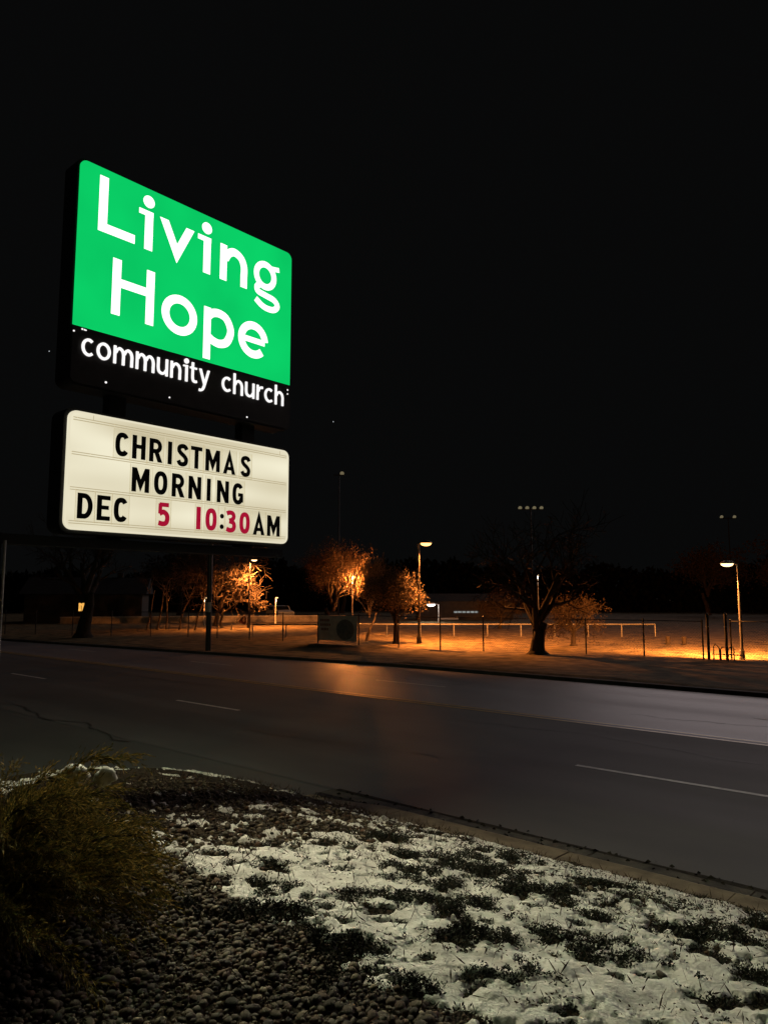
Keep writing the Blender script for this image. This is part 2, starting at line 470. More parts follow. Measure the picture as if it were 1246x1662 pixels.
keep = (t.ravel()[q].max(1) > .001) & (edge(X, Y).ravel()[q].min(1) > .05 + .0)
qs = q[keep]
used, inv = np.unique(qs, return_inverse=True)
V = np.stack([X, Y, Zs], -1).reshape(-1, 3)[used]
tag(np_mesh('snow', V, inv.reshape(-1, 4), M['snow'], smooth=True), 'patchy thin snow lying over the planting bed by the kerb', 'snow', kind='stuff')

# ---------------------------------------------------------------- river stones
rng = np.random.default_rng(7)
def stone_zone(X, Y):
    return (1 - .97 * snow_zone(X, Y)) * (edge(X, Y) > .3)
M['stone'] = rnd_mat('river_stone', [(.022, .018, .012), (.12, .085, .045), (.055, .046, .033), (.26, .20, .125), (.04, .033, .024), (.16, .085, .045), (.08, .068, .05), (.20, .16, .105), (.045, .03, .02)], .75, .3, bump=.5, bscale=30)
def stone_mesh(seed):
    r = random.Random(seed); b = MB(); ns, nr = 8, 4
    top = []
    for i in range(nr + 1):
        th = math.pi * i / nr
        top.append((math.sin(th), math.cos(th)))
    vs_ = [(0, 0, 1)]
    for s_, c_ in top[1:-1]:
        for k in range(ns):
            a = 2 * math.pi * k / ns; j = r.uniform(.86, 1.12)
            vs_.append((s_ * math.cos(a) * j, s_ * math.sin(a) * j, c_ * r.uniform(.9, 1.06)))
    vs_.append((0, 0, -1))
    fs = []
    for k in range(ns):
        fs.append((0, 1 + k, 1 + (k + 1) % ns))
        for i in range(nr - 2):
            a = 1 + i * ns
            fs.append((a + k, a + ns + k, a + ns + (k + 1) % ns, a + (k + 1) % ns))
        a = 1 + (nr - 2) * ns
        fs.append((a + k, len(vs_) - 1, a + (k + 1) % ns))
    return vs_, fs
stone_shapes = []
for s in range(7):
    vs_, fs = stone_mesh(s)
    me = bpy.data.meshes.new('stone'); me.from_pydata(vs_, [], fs)
    me.polygons.foreach_set('use_smooth', [True] * len(me.polygons)); me.materials.append(M['stone'])
    stone_shapes.append((np.array(vs_), fs, me))
cand = []
for layer in range(2):
    st = .035
    for gx in np.arange(-7.2, -1.2, st):
        for gy in np.arange(1.0, 5.6, st):
            cand.append((gx + rng.uniform(-.016, .016), gy + rng.uniform(-.016, .016), layer))
cand = np.array(cand)
pz = stone_zone(cand[:, 0], cand[:, 1]) * (snow_field(cand[:, 0], cand[:, 1]) < .16)
far = ss(-4.4, -5.4, cand[:, 0])
keepc = (rng.random(len(cand)) < pz * (1 - .72 * far) * np.where(cand[:, 2] == 0, 1, .45))
keepc &= (cand[:, 1] > 1.25) & (cand[:, 1] > .3 - .42 * cand[:, 0] - .35)          # inside what the bed shows
cand = cand[keepc]
cz = mound(cand[:, 0], cand[:, 1]) + .05 * (fbm(cand[:, 0] * 2.2, cand[:, 1] * 2.2, 3, 21) - .5)
dist = np.hypot(cand[:, 0], cand[:, 1])
pxu = 623 + 1207 * (cand[:, 0] * math.cos(R(41)) + cand[:, 1] * math.sin(R(41))) / (-cand[:, 0] * math.sin(R(41)) + cand[:, 1] * math.cos(R(41)))
order = np.argsort(dist + 10 * ((pxu < 120) | (dist < 2.95)) + 3 * (cand[:, 2] == 0))
RV, RF, nv = [], [], 0
for rank, i in enumerate(order):
    gx, gy, layer = cand[i]
    a = .009 + .021 * rng.random() ** 2.4; sz = (a * rng.uniform(.95, 1.35), a * rng.uniform(.75, 1.0), a * rng.uniform(.48, .75))
    rot = Matrix.Rotation(rng.uniform(0, 6.28), 3, 'Z') @ Matrix.Rotation(rng.uniform(-.35, .35), 3, 'X') @ Matrix.Rotation(rng.uniform(-.3, .3), 3, 'Y')
    k = int(rng.integers(0, 7)); p = (gx, gy, cz[i] + .008 + layer * .017)
    if rank < 300:
        o = bpy.data.objects.new('stone', stone_shapes[k][2]); COL.objects.link(o); o.parent = bed
        o.matrix_local = Matrix.Translation(p) @ rot.to_4x4() @ Matrix.Diagonal((*sz, 1))
    else:
        v = (np.array(rot) @ (stone_shapes[k][0] * np.array(sz)).T).T + np.array(p)
        RV.append(v); RF += [tuple(nv + w for w in fc) for fc in stone_shapes[k][1]]; nv += len(v)
me = bpy.data.meshes.new('stones'); me.from_pydata(np.concatenate(RV).tolist(), [], RF)
me.polygons.foreach_set('use_smooth', [True] * len(me.polygons)); me.materials.append(M['stone'])
so = bpy.data.objects.new('stones', me); COL.objects.link(so); so.parent = bed
tag(so, kind='stuff')

# ---------------------------------------------------------------- low evergreen ground cover poking through the snow
def leaf_quads(base, direc, length, width, twist):
    """arrays -> diamond leaves"""
    direc = direc / np.linalg.norm(direc, axis=1, keepdims=True)
    ref = np.stack([np.cos(twist), np.sin(twist), np.zeros_like(twist) + .2], -1)
    side = np.cross(direc, ref); side /= np.linalg.norm(side, axis=1, keepdims=True) + 1e-9
    L_, W_ = length[:, None], width[:, None]
    a = base; b = base + direc * L_ * .5 + side * W_ * .5; c = base + direc * L_; d = base + direc * L_ * .5 - side * W_ * .5
    V = np.stack([a, b, c, d], 1).reshape(-1, 3)
    Fq = np.arange(len(V)).reshape(-1, 4)
    return V, Fq
N = 120000
px_ = rng.uniform(-6.4, .6, N); py_ = rng.uniform(2.3, 6.35, N)
hf = hole_field(px_, py_); sf = snow_field(px_, py_); sz_ = snow_zone(px_, py_)
thin = fbm(px_ * 6, py_ * 6, 3, 120)
prob = np.where(hf > .12, .60, 0) + np.where((sf < .15) & (sz_ > .5), .30, 0) + .04 * (thin > .60) * (sz_ > .4)
k = (rng.random(N) < prob) & (edge(px_, py_) > .06)
px_, py_, hf = px_[k], py_[k], np.clip(hf[k], 0, 1)
pzz = mound(px_, py_) + .05 * (fbm(px_ * 2.2, py_ * 2.2, 3, 21) - .5)
LV = []
for j in range(8):
    n = len(px_)
    hgt = rng.uniform(0, 1, n) * (.028 + .042 * hf)
    base = np.stack([px_ + rng.normal(0, .012, n), py_ + rng.normal(0, .012, n), pzz + hgt], -1)
    an = rng.uniform(0, 6.28, n)
    dr = np.stack([np.cos(an), np.sin(an), rng.uniform(.0, 1.6, n)], -1)
    LV.append(leaf_quads(base, dr, rng.uniform(.009, .024, n), rng.uniform(.004, .011, n), rng.uniform(0, 6.28, n))[0])
V = np.concatenate(LV)
M['cover'] = rnd_mat('evergreen_ground_cover', [(.010, .013, .008), (.018, .024, .012), (.026, .028, .014), (.03, .018, .010)], .7, .25, use_obj=False)
tag(np_mesh('ground_cover', V, np.arange(len(V)).reshape(-1, 4), M['cover']), 'low dark evergreen ground cover poking up through the snow', 'ground cover', kind='stuff')
# dry brown stems and leaf litter on the bed
N = 9000
px_ = rng.uniform(-7.6, .6, N); py_ = rng.uniform(1.9, 6.35, N)
k = (rng.random(N) < np.where(px_ < -4.0, .9, .45)) & (edge(px_, py_) > .05)
px_, py_ = px_[k], py_[k]; n = len(px_)
pzz = mound(px_, py_) + .05 * (fbm(px_ * 2.2, py_ * 2.2, 3, 21) - .5) + .02
an = rng.uniform(0, 6.28, n)
V, Fq = leaf_quads(np.stack([px_, py_, pzz], -1), np.stack([np.cos(an), np.sin(an), rng.uniform(.1, 2.2, n)], -1), rng.uniform(.03, .10, n), rng.uniform(.003, .009, n), rng.uniform(0, 6.28, n))
M['straw'] = rnd_mat('dry_stems', [(.02, .014, .008), (.06, .036, .018), (.05, .022, .012), (.12, .085, .045), (.015, .012, .008)], .9, .1, use_obj=False)
n2 = 22000
qx = rng.uniform(-6.5, .5, n2); qy = rng.uniform(1.4, 6.3, n2); kk = (fbm(qx * 3, qy * 3, 3, 200) > .47) & (edge(qx, qy) > .1); qx, qy = qx[kk], qy[kk]; n2 = len(qx)
qz = mound(qx, qy) + .05 * (fbm(qx * 2.2, qy * 2.2, 3, 21) - .5) + rng.uniform(.018, .04, n2)
an2 = rng.uniform(0, 6.28, n2)
V2, F2 = leaf_quads(np.stack([qx, qy, qz], -1), np.stack([np.cos(an2), np.sin(an2), rng.uniform(-.1, .5, n2)], -1), rng.uniform(.006, .028, n2), rng.uniform(.003, .011, n2), rng.uniform(0, 6.28, n2))
Fq = np.concatenate([Fq, F2 + len(V)]); V = np.concatenate([V, V2])
tag(np_mesh('dry_stems', V, Fq, M['straw']), 'dry brown stems and litter scattered over the planting bed', 'litter', kind='stuff')

# ================================================================== the lit church sign
SB = (-6.15, 2.2, .85)       # foot of the post
sign = thing('church_sign', SB, 'tall double lit roadside church sign, green name panel above a white message board', 'sign')
def sp(s_, z, d): return (SIGN_X + d, SIGN_Y + s_, z)
def rrect(s0, s1, z0, z1, r, n=6, corners=(1, 1, 1, 1)):
    out = []
    for (cx, cz, a0, on) in ((s1 - r, z0 + r, -90, corners[0]), (s1 - r, z1 - r, 0, corners[1]), (s0 + r, z1 - r, 90, corners[2]), (s0 + r, z0 + r, 180, corners[3])):
        if on:
            for i in range(n + 1):
                a = R(a0 + 90 * i / n); out.append((cx + r * math.cos(a), cz + r * math.sin(a)))
        else:
            out.append((cx + (r if a0 in (-90, 0) else -r), cz + (r if a0 in (0, 90) else -r)))
    return out

M['green_face'] = emission('backlit_green_acrylic', (.003, .60, .128), 1.0, .09, 1.3)
M['white_glow'] = emission('backlit_white_acrylic', (1, 1, .99), 1.5)
M['small_glow'] = emission('backlit_small_letters', (1, .97, .95), 1.1)
M['halo_black'] = mat('black_routed_panel', (.045, .040, .038), .5, .4, var=.2, scale=9)

def cream_mat():
    m = bpy.data.materials.new('backlit_cream_acrylic'); m.use_nodes = True
    nt = m.node_tree; nt.nodes.remove(nt.nodes['Principled BSDF']); L = nt.links.new
    e = nt.nodes.new('ShaderNodeEmission')
    tc = nt.nodes.new('ShaderNodeTexCoord'); sx = nt.nodes.new('ShaderNodeSeparateXYZ'); L(tc.outputs['Object'], sx.inputs[0])
    # three fluorescent tubes lie behind the acrylic: brightness of the face follows them
    mp = nt.nodes.new('ShaderNodeMapping'); mp.inputs['Scale'].default_value = (1, .55, 2.4); L(tc.outputs['Object'], mp.inputs[0])
    nz = nt.nodes.new('ShaderNodeTexNoise'); nz.inputs['Scale'].default_value = 1.1; nz.inputs['Detail'].default_value = 1; L(mp.outputs[0], nz.inputs[0])
    w = nt.nodes.new('ShaderNodeMath'); w.operation = 'MULTIPLY'; w.inputs[1].default_value = 2 * math.pi / .31; L(sx.outputs['Z'], w.inputs[0])
    c = nt.nodes.new('ShaderNodeMath'); c.operation = 'COSINE'; L(w.outputs[0], c.inputs[0])
    cs = nt.nodes.new('ShaderNodeMath'); cs.operation = 'MULTIPLY'; cs.inputs[1].default_value = .06; L(c.outputs[0], cs.inputs[0])
    a = nt.nodes.new('ShaderNodeMath'); a.operation = 'ADD'; L(cs.outputs[0], a.inputs[0]); L(nz.outputs['Fac'], a.inputs[1])
    rp = nt.nodes.new('ShaderNodeValToRGB')
    rp.color_ramp.elements[0].position = .25; rp.color_ramp.elements[0].color = (.62, .55, .37, 1)
    rp.color_ramp.elements[1].position = .68; rp.color_ramp.elements[1].color = (.92, .87, .66, 1)
    L(a.outputs[0], rp.inputs[0]); L(rp.outputs[0], e.inputs[0]); e.inputs[1].default_value = 1.0
    L(e.outputs[0], nt.nodes['Material Output'].inputs[0]); return m
M['cream_face'] = cream_mat()

# post, arms
b = MB(); b.box((SB[0], SB[1], 1.93), (.30, .36, 2.30)); b.box((SB[0], SB[1], .93), (.55, .6, .06))
b.build('post', M['black_metal'], sign, SB)
for y in (3.35, 4.83):
    b = MB(); b.box((SB[0], y, 3.75), (.12, .16, 1.36)); b.build('upright', M['black_metal'], sign, SB)
b = MB(); b.box((SB[0], 3.66, 3.04), (.16, 3.30, .08)); b.build('beam', M['black_metal'], sign, SB)
b = MB(); b.tube([(-5.985, 2.40, 3.02), (-5.985, 2.40, .95)], .012, 8); b.build('lit_edge_strip', M['pale_metal'], sign, SB)  # added pale pipe, stands in for the lit edge of the post

# upper cabinet
b = MB(); b.prism(rrect(-.02, 2.48, 4.38, 6.42, .07), sp, -.24, -.012)
up_cab = b.build('name_cabinet', M['black_metal'], sign, SB)
b = MB(); b.prism(rrect(0, 2.46, 4.40, 4.893, .05, corners=(1, 0, 0, 1)), sp, -.012, -.003); b.build('black_panel', M['halo_black'], up_cab, SB)
b = MB(); b.prism(rrect(0, 2.46, 4.897, 6.405, .07, corners=(0, 1, 1, 0)), sp, -.0115, 0); b.build('green_panel', M['green_face'], up_cab, SB)
b = MB(); b.prism(rrect(0, 2.46, 4.40, 6.405, .07), sp, -.252, -.241); b.build('rear_panel', M['green_face'], up_cab, SB)
# light leaking out of screw holes along the lower edge and the ends
for s_, z, r_ in ((.32, 4.455, .010), (.96, 4.45, .008), (1.88, 4.43, .009), (.085, 4.875, .008), (.105, 4.874, .007), (.118, 4.873, .006), (2.43, 4.835, .009), (2.43, 4.79, .008), (.012, 4.84, .008)):
    b = MB(); b.lathe(sp(s_, z, 0), [(0.0005, .002), (r_, .0015), (r_, -.004)], 8, 0, Matrix(((0, 0, 1), (1, 0, 0), (0, 1, 0))))
    b.build('screw_hole', M['small_glow'], up_cab, SB)

# ---- stroke letters
def ell(cx, cz, rx, rz, a0, a1, n=22, p=2.0):
    out = []
    for i in range(n + 1):
        a = R(a0 + (a1 - a0) * i / n); c, s_ = math.cos(a), math.sin(a)
        out.append((cx + rx * math.copysign(abs(c) ** (2 / p), c), cz + rz * math.copysign(abs(s_) ** (2 / p), s_)))
    return out
def spline(pts, n=6):
    out = []
    P = [pts[0]] + list(pts) + [pts[-1]]
    for i in range(1, len(P) - 2):
        for k in range(n):
            t = k / n; p0, p1, p2, p3 = P[i-1], P[i], P[i+1], P[i+2]
            out.append(tuple(.5 * (2*p1[j] + (p2[j]-p0[j])*t + (2*p0[j]-5*p1[j]+4*p2[j]-p3[j])*t*t + (3*p1[j]-p0[j]-3*p2[j]+p3[j])*t**3) for j in (0, 1)))
    out.append(tuple(pts[-1])); return out

def ribbon(mb, pts, w, fn, d0, d1, closed=False, cut=(0, 0), mi=0):
    """solid stroke along pts, width w, mitred; cut = (start, end): 1 = ends cut level"""
    n = len(pts); Lp, Rp = [], []
    for i in range(n):
        p = Vector(pts[i])
        if closed: a, c = Vector(pts[i-1]), Vector(pts[(i+1) % n])
        else: a, c = Vector(pts[max(i-1, 0)]), Vector(pts[min(i+1, n-1)])
        t1 = (p - a); t2 = (c - p)
        if t1.length < 1e-9: t1 = t2
        if t2.length < 1e-9: t2 = t1
        t1 = t1.normalized(); t2 = t2.normalized()
        n1 = Vector((-t1.y, t1.x)); n2 = Vector((-t2.y, t2.x))
        m = (n1 + n2)
        if m.length < 1e-6: m = n1
        m.normalize(); k = w / 2 / max(.35, m.dot(n1))
        off = m * k
        if not closed and ((i == 0 and cut[0]) or (i == n-1 and cut[1])):
            t = t2 if i == 0 else t1
            off = Vector((math.copysign(w / 2 / max(.3, abs(t.y)), -t.y), 0))
        Lp.append(p + off); Rp.append(p - off)
    rng_ = range(n) if closed else range(n - 1)
    for i in rng_:
        j = (i + 1) % n
        A, B, C_, D_ = Lp[i], Rp[i], Rp[j], Lp[j]
        f1 = [fn(*A, d1), fn(*B, d1), fn(*C_, d1), fn(*D_, d1)]; mb.face(f1, mi)
        mb.face([fn(*A, d0), fn(*A, d1), fn(*D_, d1), fn(*D_, d0)], mi)
        mb.face([fn(*B, d1), fn(*B, d0), fn(*C_, d0), fn(*C_, d1)], mi)
    if not closed:
        for i in (0, n - 1):
            mb.face([fn(*Lp[i], d0), fn(*Rp[i], d0), fn(*Rp[i], d1), fn(*Lp[i], d1)], mi)

H_ = .12
ARCH = lambda x0, x1: spline([(x0 + .06, .62), (x0 + .17, .80), (x0 + (x1-x0)*.52, .895), (x0 + (x1-x0)*.85, .80), (x1, .58), (x1, .3)]) + [(x1, 0)]
LOW = {   # strokes: (points, width factor, closed, cut)
 'L': (.95, [([(H_, 1.37), (H_, H_), (.95, H_)], 1, 0, (0, 0))]),
 'i': (.42, [('dot', .265, 1.24, .155), ([(0, .93), (.40, .93)], .60, 0, (0, 0)), ([(.285, .99), (.285, 0)], 1, 0, (0, 0))]),
 'v': (1.05, [([(.135, 1.0), (.53, .21), (.915, 1.0)], 1, 0, (1, 1))]),
 'n': (.94, [([(H_, 1.0), (H_, 0)], 1, 0, (0, 0)), (ARCH(H_, .82), 1, 0, (0, 0))]),
 'g': (.92, [(ell(.41, .60, .31, .33, 0, 360, 30)[:-1], .82, 1, (0, 0)), ([(.60, .88), (.75, .90), (.90, .93)], .62, 0, (0, 0)),
             (spline([(.24, .30), (.13, .20), (.17, .07), (.45, .02), (.74, -.03), (.855, -.17), (.74, -.31), (.52, -.345), (.30, -.30), (.09, -.17)]), .78, 0, (0, 0))]),
 'H': (1.14, [([(H_, 1.37), (H_, 0)], 1, 0, (0, 0)), ([(1.02, 1.37), (1.02, 0)], 1, 0, (0, 0)), ([(H_, .80), (1.02, .80)], .95, 0, (0, 0))]),
 'o': (1.06, [(ell(.53, .50, .41, .41, 0, 360, 34)[:-1], 1, 1, (0, 0))]),
 'p': (1.02, [([(H_, .98), (H_, -.42)], 1, 0, (0, 0)), (spline([(.14, .74), (.28, .86), (.50, .905), (.74, .82), (.885, .52), (.77, .2), (.54, .085), (.32, .11), (.14, .2)]), 1, 0, (0, 0))]),
 'e': (1.05, [(ell(.53, .50, .41, .41, 4, 316, 30), 1, 0, (0, 0)), ([(.14, .49), (.93, .49)], .72, 0, (0, 0))]),
 'c': (.88, [(ell(.50, .50, .39, .41, 52, 312, 26), 1, 0, (0, 0))]),
 'm': (1.52, [([(H_, 1.0), (H_, 0)], 1, 0, (0, 0)), (ARCH(H_, .76), 1, 0, (0, 0)), (ARCH(.76, 1.40), 1, 0, (0, 0))]),
 'u': (.94, [(spline([(H_, 1.0), (H_, .7), (H_, .42), (.19, .20), (.42, .105), (.64, .17), (.79, .36)]), 1, 0, (0, 0)), ([(.82, 1.0), (.82, 0)], 1, 0, (0, 0))]),
 't': (.62, [(spline([(.24, 1.26), (.24, .8), (.24, .34), (.31, .15), (.46, .105), (.62, .13)]), 1, 0, (0, 0)), ([(0, .92), (.60, .92)], .7, 0, (0, 0))]),
 'y': (1.0, [([(.13, 1.0), (.52, .10)], 1, 0, (1, 0)), (spline([(.88, 1.0), (.70, .52), (.50, .0), (.38, -.22), (.22, -.31), (.05, -.31)]), 1, 0, (1, 0))]),
 'h': (.94, [([(H_, 1.34), (H_, 0)], 1, 0, (0, 0)), (ARCH(H_, .82), 1, 0, (0, 0))]),
 'r': (.62, [([(H_, 1.0), (H_, 0)], 1, 0, (0, 0)), (spline([(.18, .58), (.28, .78), (.42, .87), (.62, .885)]), 1, 0, (0, 0))]),
}
def put_glyph(ch, s0, zb, sx, sz, w, m, parent, name, d0, d1, table=LOW):
    b = MB(); wd, strokes = table[ch]
    fn = lambda u, v, d: sp(s0 + u * sx, zb + v * sz, d)
    fs_ = lambda u, v, d: sp(u, v, d)
    for i, s_ in enumerate(strokes):
        dd = d1 + i * .0006
        if s_[0] == 'dot':
            poly = [(s0 + s_[1] * sx + s_[3] * sz * math.cos(a * math.pi / 10), zb + s_[2] * sz + s_[3] * sz * math.sin(a * math.pi / 10)) for a in range(20)]
            b.prism(poly, fs_, d0, dd)
        else:
            pts = [(s0 + u * sx, zb + v * sz) for u, v in s_[0]]
            ribbon(b, pts, w * s_[1], fs_, d0, dd, bool(s_[2]), s_[3])
    return b.build(name, m, parent, SB)
XH = .38
for ch, s0, s1, zb in (('L', .178, .539, 5.808), ('i', .574, .729, 5.806), ('v', .789, 1.182, 5.800), ('i', 1.222, 1.385, 5.800), ('n', 1.490, 1.842, 5.800), ('g', 1.925, 2.285, 5.800),
                       ('H', .334, .763, 5.090), ('o', .838, 1.242, 5.088), ('p', 1.313, 1.695, 5.085), ('e', 1.738, 2.138, 5.082)):
    put_glyph(ch, s0, zb, (s1 - s0) / LOW[ch][0], XH, .082, M['white_glow'], up_cab, 'letter', -.002, .004)
def word(txt, s0, s1, zb, xh, w):
    gap = .17; tot = sum(LOW[c][0] for c in txt) + gap * (len(txt) - 1); k = (s1 - s0) / tot; x = s0
    for c in txt:
        put_glyph(c, x, zb, k, xh, w, M['small_glow'], up_cab, 'letter', -.004, .009)
        x += (LOW[c][0] + gap) * k
word('community', .082, 1.405, 4.645, .162, .0235)
word('church', 1.549, 2.372, 4.640, .160, .0235)

# lower cabinet
b = MB(); b.prism(rrect(-.03, 2.49, 3.11, 4.18, .09), sp, -.24, -.02)
lo_cab = b.build('message_cabinet', M['black_metal'], sign, SB)
b = MB(); b.prism(rrect(0, 2.46, 3.140, 4.155, .075), sp, -.02, 0); b.build('message_face', M['cream_face'], lo_cab, SB)
b = MB(); b.prism(rrect(0, 2.46, 3.140, 4.155, .075), sp, -.252, -.241); b.build('rear_panel', M['cream_face'], lo_cab, SB)
M['rim'] = emission('acrylic_rim', (.80, .74, .55), 1.0)
b = MB(); o1 = rrect(.002, 2.458, 3.142, 4.153, .073); i1 = rrect(.018, 2.442, 3.158, 4.137, .062)
for i in range(len(o1)):
    j = (i + 1) % len(o1)
    b.face([sp(*o1[i], .004), sp(*o1[j], .004), sp(*i1[j], .009), sp(*i1[i], .009)])
    b.face([sp(*i1[i], .009), sp(*i1[j], .009), sp(*i1[j], .001), sp(*i1[i], .001)])
    b.face([sp(*o1[i], .001), sp(*o1[j], .001), sp(*o1[j], .004), sp(*o1[i], .004)])
b.build('face_rim', M['rim'], lo_cab, SB)
M['track'] = mat('clear_track', (.30, .26, .17), .35, .5, emit=(.42, .36, .22), estr=1)
for z in (4.083, 3.787, 3.487, 3.203):
    for dz, hh in ((-.010, .006), (.010, .006)):
        b = MB(); b.box(sp(1.23, z + dz, .006), (.010, 2.38, hh)); b.build('track', M['track'], lo_cab, SB)
for s_ in (.22, 2.33):
    b = MB(); b.box(sp(s_, 4.12 - (0 if s_ < 1 else .0), .003), (.004, .004, .05)); b.build('seam', M['track'], lo_cab, SB)

def acrylic_panel():
    m = bpy.data.materials.new('clear_letter_panel'); m.use_nodes = True
    nt = m.node_tree; L = nt.links.new; p = nt.nodes['Principled BSDF']
    p.inputs['Base Color'].default_value = (.55, .48, .32, 1); p.inputs['Roughness'].default_value = .2
    tr = nt.nodes.new('ShaderNodeBsdfTransparent'); tr.inputs[0].default_value = (.985, .98, .96, 1)
    mx = nt.nodes.new('ShaderNodeMixShader'); mx.inputs[0].default_value = .03
    L(tr.outputs[0], mx.inputs[1]); L(p.outputs[0], mx.inputs[2]); L(mx.outputs[0], nt.nodes['Material Output'].inputs[0]); return m
M['panel'] = acrylic_panel()
M['panel_edge'] = mat('panel_edge', (.4, .35, .22), .4, emit=(.50, .43, .27), estr=1)
M['black_letter'] = mat('black_letter_vinyl', (.012, .014, .012), .5, .3, var=.3, scale=30)
M['red_letter'] = emission('red_letter_film', (.36, .006, .030), 1.0, .08, 20)
h = .105
CAP = {   # cap height 1
 'C': (.60, [(ell(.31, .5, .21, .395, 38, 322, 22, 2.5), 1, 0, (0, 0))]),
 'H': (.62, [([(h, 1), (h, 0)], 1, 0, (0, 0)), ([(.515, 1), (.515, 0)], 1, 0, (0, 0)), ([(h, .53), (.515, .53)], .85, 0, (0, 0))]),
 'R': (.63, [([(h, 1), (h, 0)], 1, 0, (0, 0)), ([(h, .905), (.30, .905)] + ell(.31, .685, .20, .22, 85, -85, 12) + [(h, .465)], .92, 0, (0, 0)), ([(.33, .46), (.53, 0)], 1, 0, (0, 1))]),
 'I': (.21, [([(h, 1), (h, 0)], 1, 0, (0, 0))]),
 'S': (.60, [(spline([(.50, .76), (.43, .87), (.30, .905), (.15, .85), (.115, .71), (.20, .59), (.38, .46), (.48, .32), (.44, .15), (.29, .095), (.16, .13), (.09, .25)]), .98, 0, (0, 0))]),
 'T': (.60, [([(0, .91), (.60, .91)], .88, 0, (0, 0)), ([(.30, .9), (.30, 0)], 1, 0, (0, 0))]),
 'M': (.80, [([(h, 1), (h, 0)], 1, 0, (0, 0)), ([(.695, 1), (.695, 0)], 1, 0, (0, 0)), ([(h + .02, .98), (.40, .27), (.675, .98)], .9, 0, (1, 1))]),
 'A': (.68, [([(.09, 0), (.34, .88), (.59, 0)], .95, 0, (1, 1)), ([(.17, .26), (.51, .26)], .8, 0, (0, 0))]),
 'O': (.64, [(ell(.32, .5, .215, .395, 0, 360, 30, 2.4)[:-1], 1, 1, (0, 0))]),
 'N': (.66, [([(h, 1), (h, 0)], 1, 0, (0, 0)), ([(.555, 1), (.555, 0)], 1, 0, (0, 0)), ([(h, .97), (.555, .03)], .95, 0, (1, 1))]),
 'G': (.62, [(ell(.31, .5, .21, .395, 38, 340, 22, 2.5), 1, 0, (0, 0)), ([(.32, .46), (.60, .46)], .8, 0, (0, 0)), ([(.525, .46), (.525, .12)], .8, 0, (0, 0))]),
 'D': (.64, [([(h, 1), (h, 0)], 1, 0, (0, 0)), ([(h, .90), (.27, .90)] + ell(.28, .5, .25, .40, 85, -85, 16) + [(h, .10)], .95, 0, (0, 0))]),
 'E': (.56, [([(h, 1), (h, 0)], 1, 0, (0, 0)), ([(h, .91), (.56, .91)], .85, 0, (0, 0)), ([(h, .52), (.50, .52)], .8, 0, (0, 0)), ([(h, .09), (.56, .09)], .85, 0, (0, 0))]),
 '5': (.58, [([(.54, .91), (.10, .91)], .88, 0, (0, 0)), ([(.135, .95), (.125, .52)], .85, 0, (0, 0)), (spline([(.10, .52), (.28, .60), (.44, .50), (.48, .33), (.43, .16), (.28, .095), (.06, .13)]), 1.02, 0, (0, 0))]),
 '1': (.22, [([(h, 1), (h, 0)], 1.1, 0, (0, 0))]),
 '0': (.60, [(ell(.30, .5, .195, .395, 0, 360, 30, 2.5)[:-1], 1.04, 1, (0, 0))]),
 '3': (.58, [(spline([(.06, .85), (.20, .905), (.38, .88), (.455, .74), (.38, .60), (.20, .53)]), 1, 0, (0, 0)), (spline([(.20, .51), (.42, .45), (.48, .30), (.42, .14), (.24, .095), (.05, .15)]), 1.02, 0, (0, 0))]),
 ':': (.22, [('dot', h, .70, .11), ('dot', h, .22, .11)]),
}
def letter_panel(ch, sc, zc, hgt, red=False):
    wd, strokes = CAP[ch]; W_ = wd * hgt; s0 = sc - W_ / 2; zb = zc - hgt / 2; stw = .205 * hgt
    b = MB(); pw = W_ + .035; ph = hgt + .058
    d0, d1 = .0105, .012
    b.prism([(sc - pw/2, zc - ph/2), (sc + pw/2, zc - ph/2), (sc + pw/2, zc + ph/2), (sc - pw/2, zc + ph/2)], sp, d0, d1, 0)
    for e0, e1 in ((-pw/2, -pw/2 + .0028), (pw/2 - .0028, pw/2)):
        b.prism([(sc + e0, zc - ph/2), (sc + e1, zc - ph/2), (sc + e1, zc + ph/2), (sc + e0, zc + ph/2)], sp, d0 - .001, d1 + .0012, 2)
    fs_ = lambda u, v, d: sp(u, v, d)
    for i, s_ in enumerate(strokes):
        dd = d1 + .0022 + i * .0005
        if s_[0] == 'dot':
            b.prism([(s0 + s_[1] * hgt + s_[3] * hgt * math.cos(a * math.pi / 8), zb + s_[2] * hgt + s_[3] * hgt * math.sin(a * math.pi / 8)) for a in range(16)], fs_, d1 + .0004, dd, 1)
        else:
            ribbon(b, [(s0 + u * hgt, zb + v * hgt) for u, v in s_[0]], stw * s_[1], fs_, d1 + .0004, dd, bool(s_[2]), s_[3], 1)
    o = b.build('letter_panel', [M['panel'], M['red_letter'] if red else M['black_letter'], M['panel_edge']], lo_cab, SB)
    if red: o['label'] = 'red character on a clear panel'
    return o
ROWS = [(3.925, .216, [('C', .49), ('H', .655), ('R', .827), ('I', .975), ('S', 1.114), ('T', 1.269), ('M', 1.458), ('A', 1.66), ('S', 1.865)]),
        (3.630, .220, [('M', .683), ('O', .889), ('R', 1.075), ('N', 1.26), ('I', 1.42), ('N', 1.589), ('G', 1.775)]),
        (3.342, .218, [('D', .174), ('E', .34), ('C', .501), ('5', .928), ('1', 1.312), ('0', 1.457), (':', 1.586), ('3', 1.694), ('0', 1.867), ('A', 2.052), ('M', 2.249)])]
for zc, hg, chars in ROWS:
    for ch, sc in chars:
        letter_panel(ch, sc, zc - (sc - .4) * .012, hg, ch in '5103')

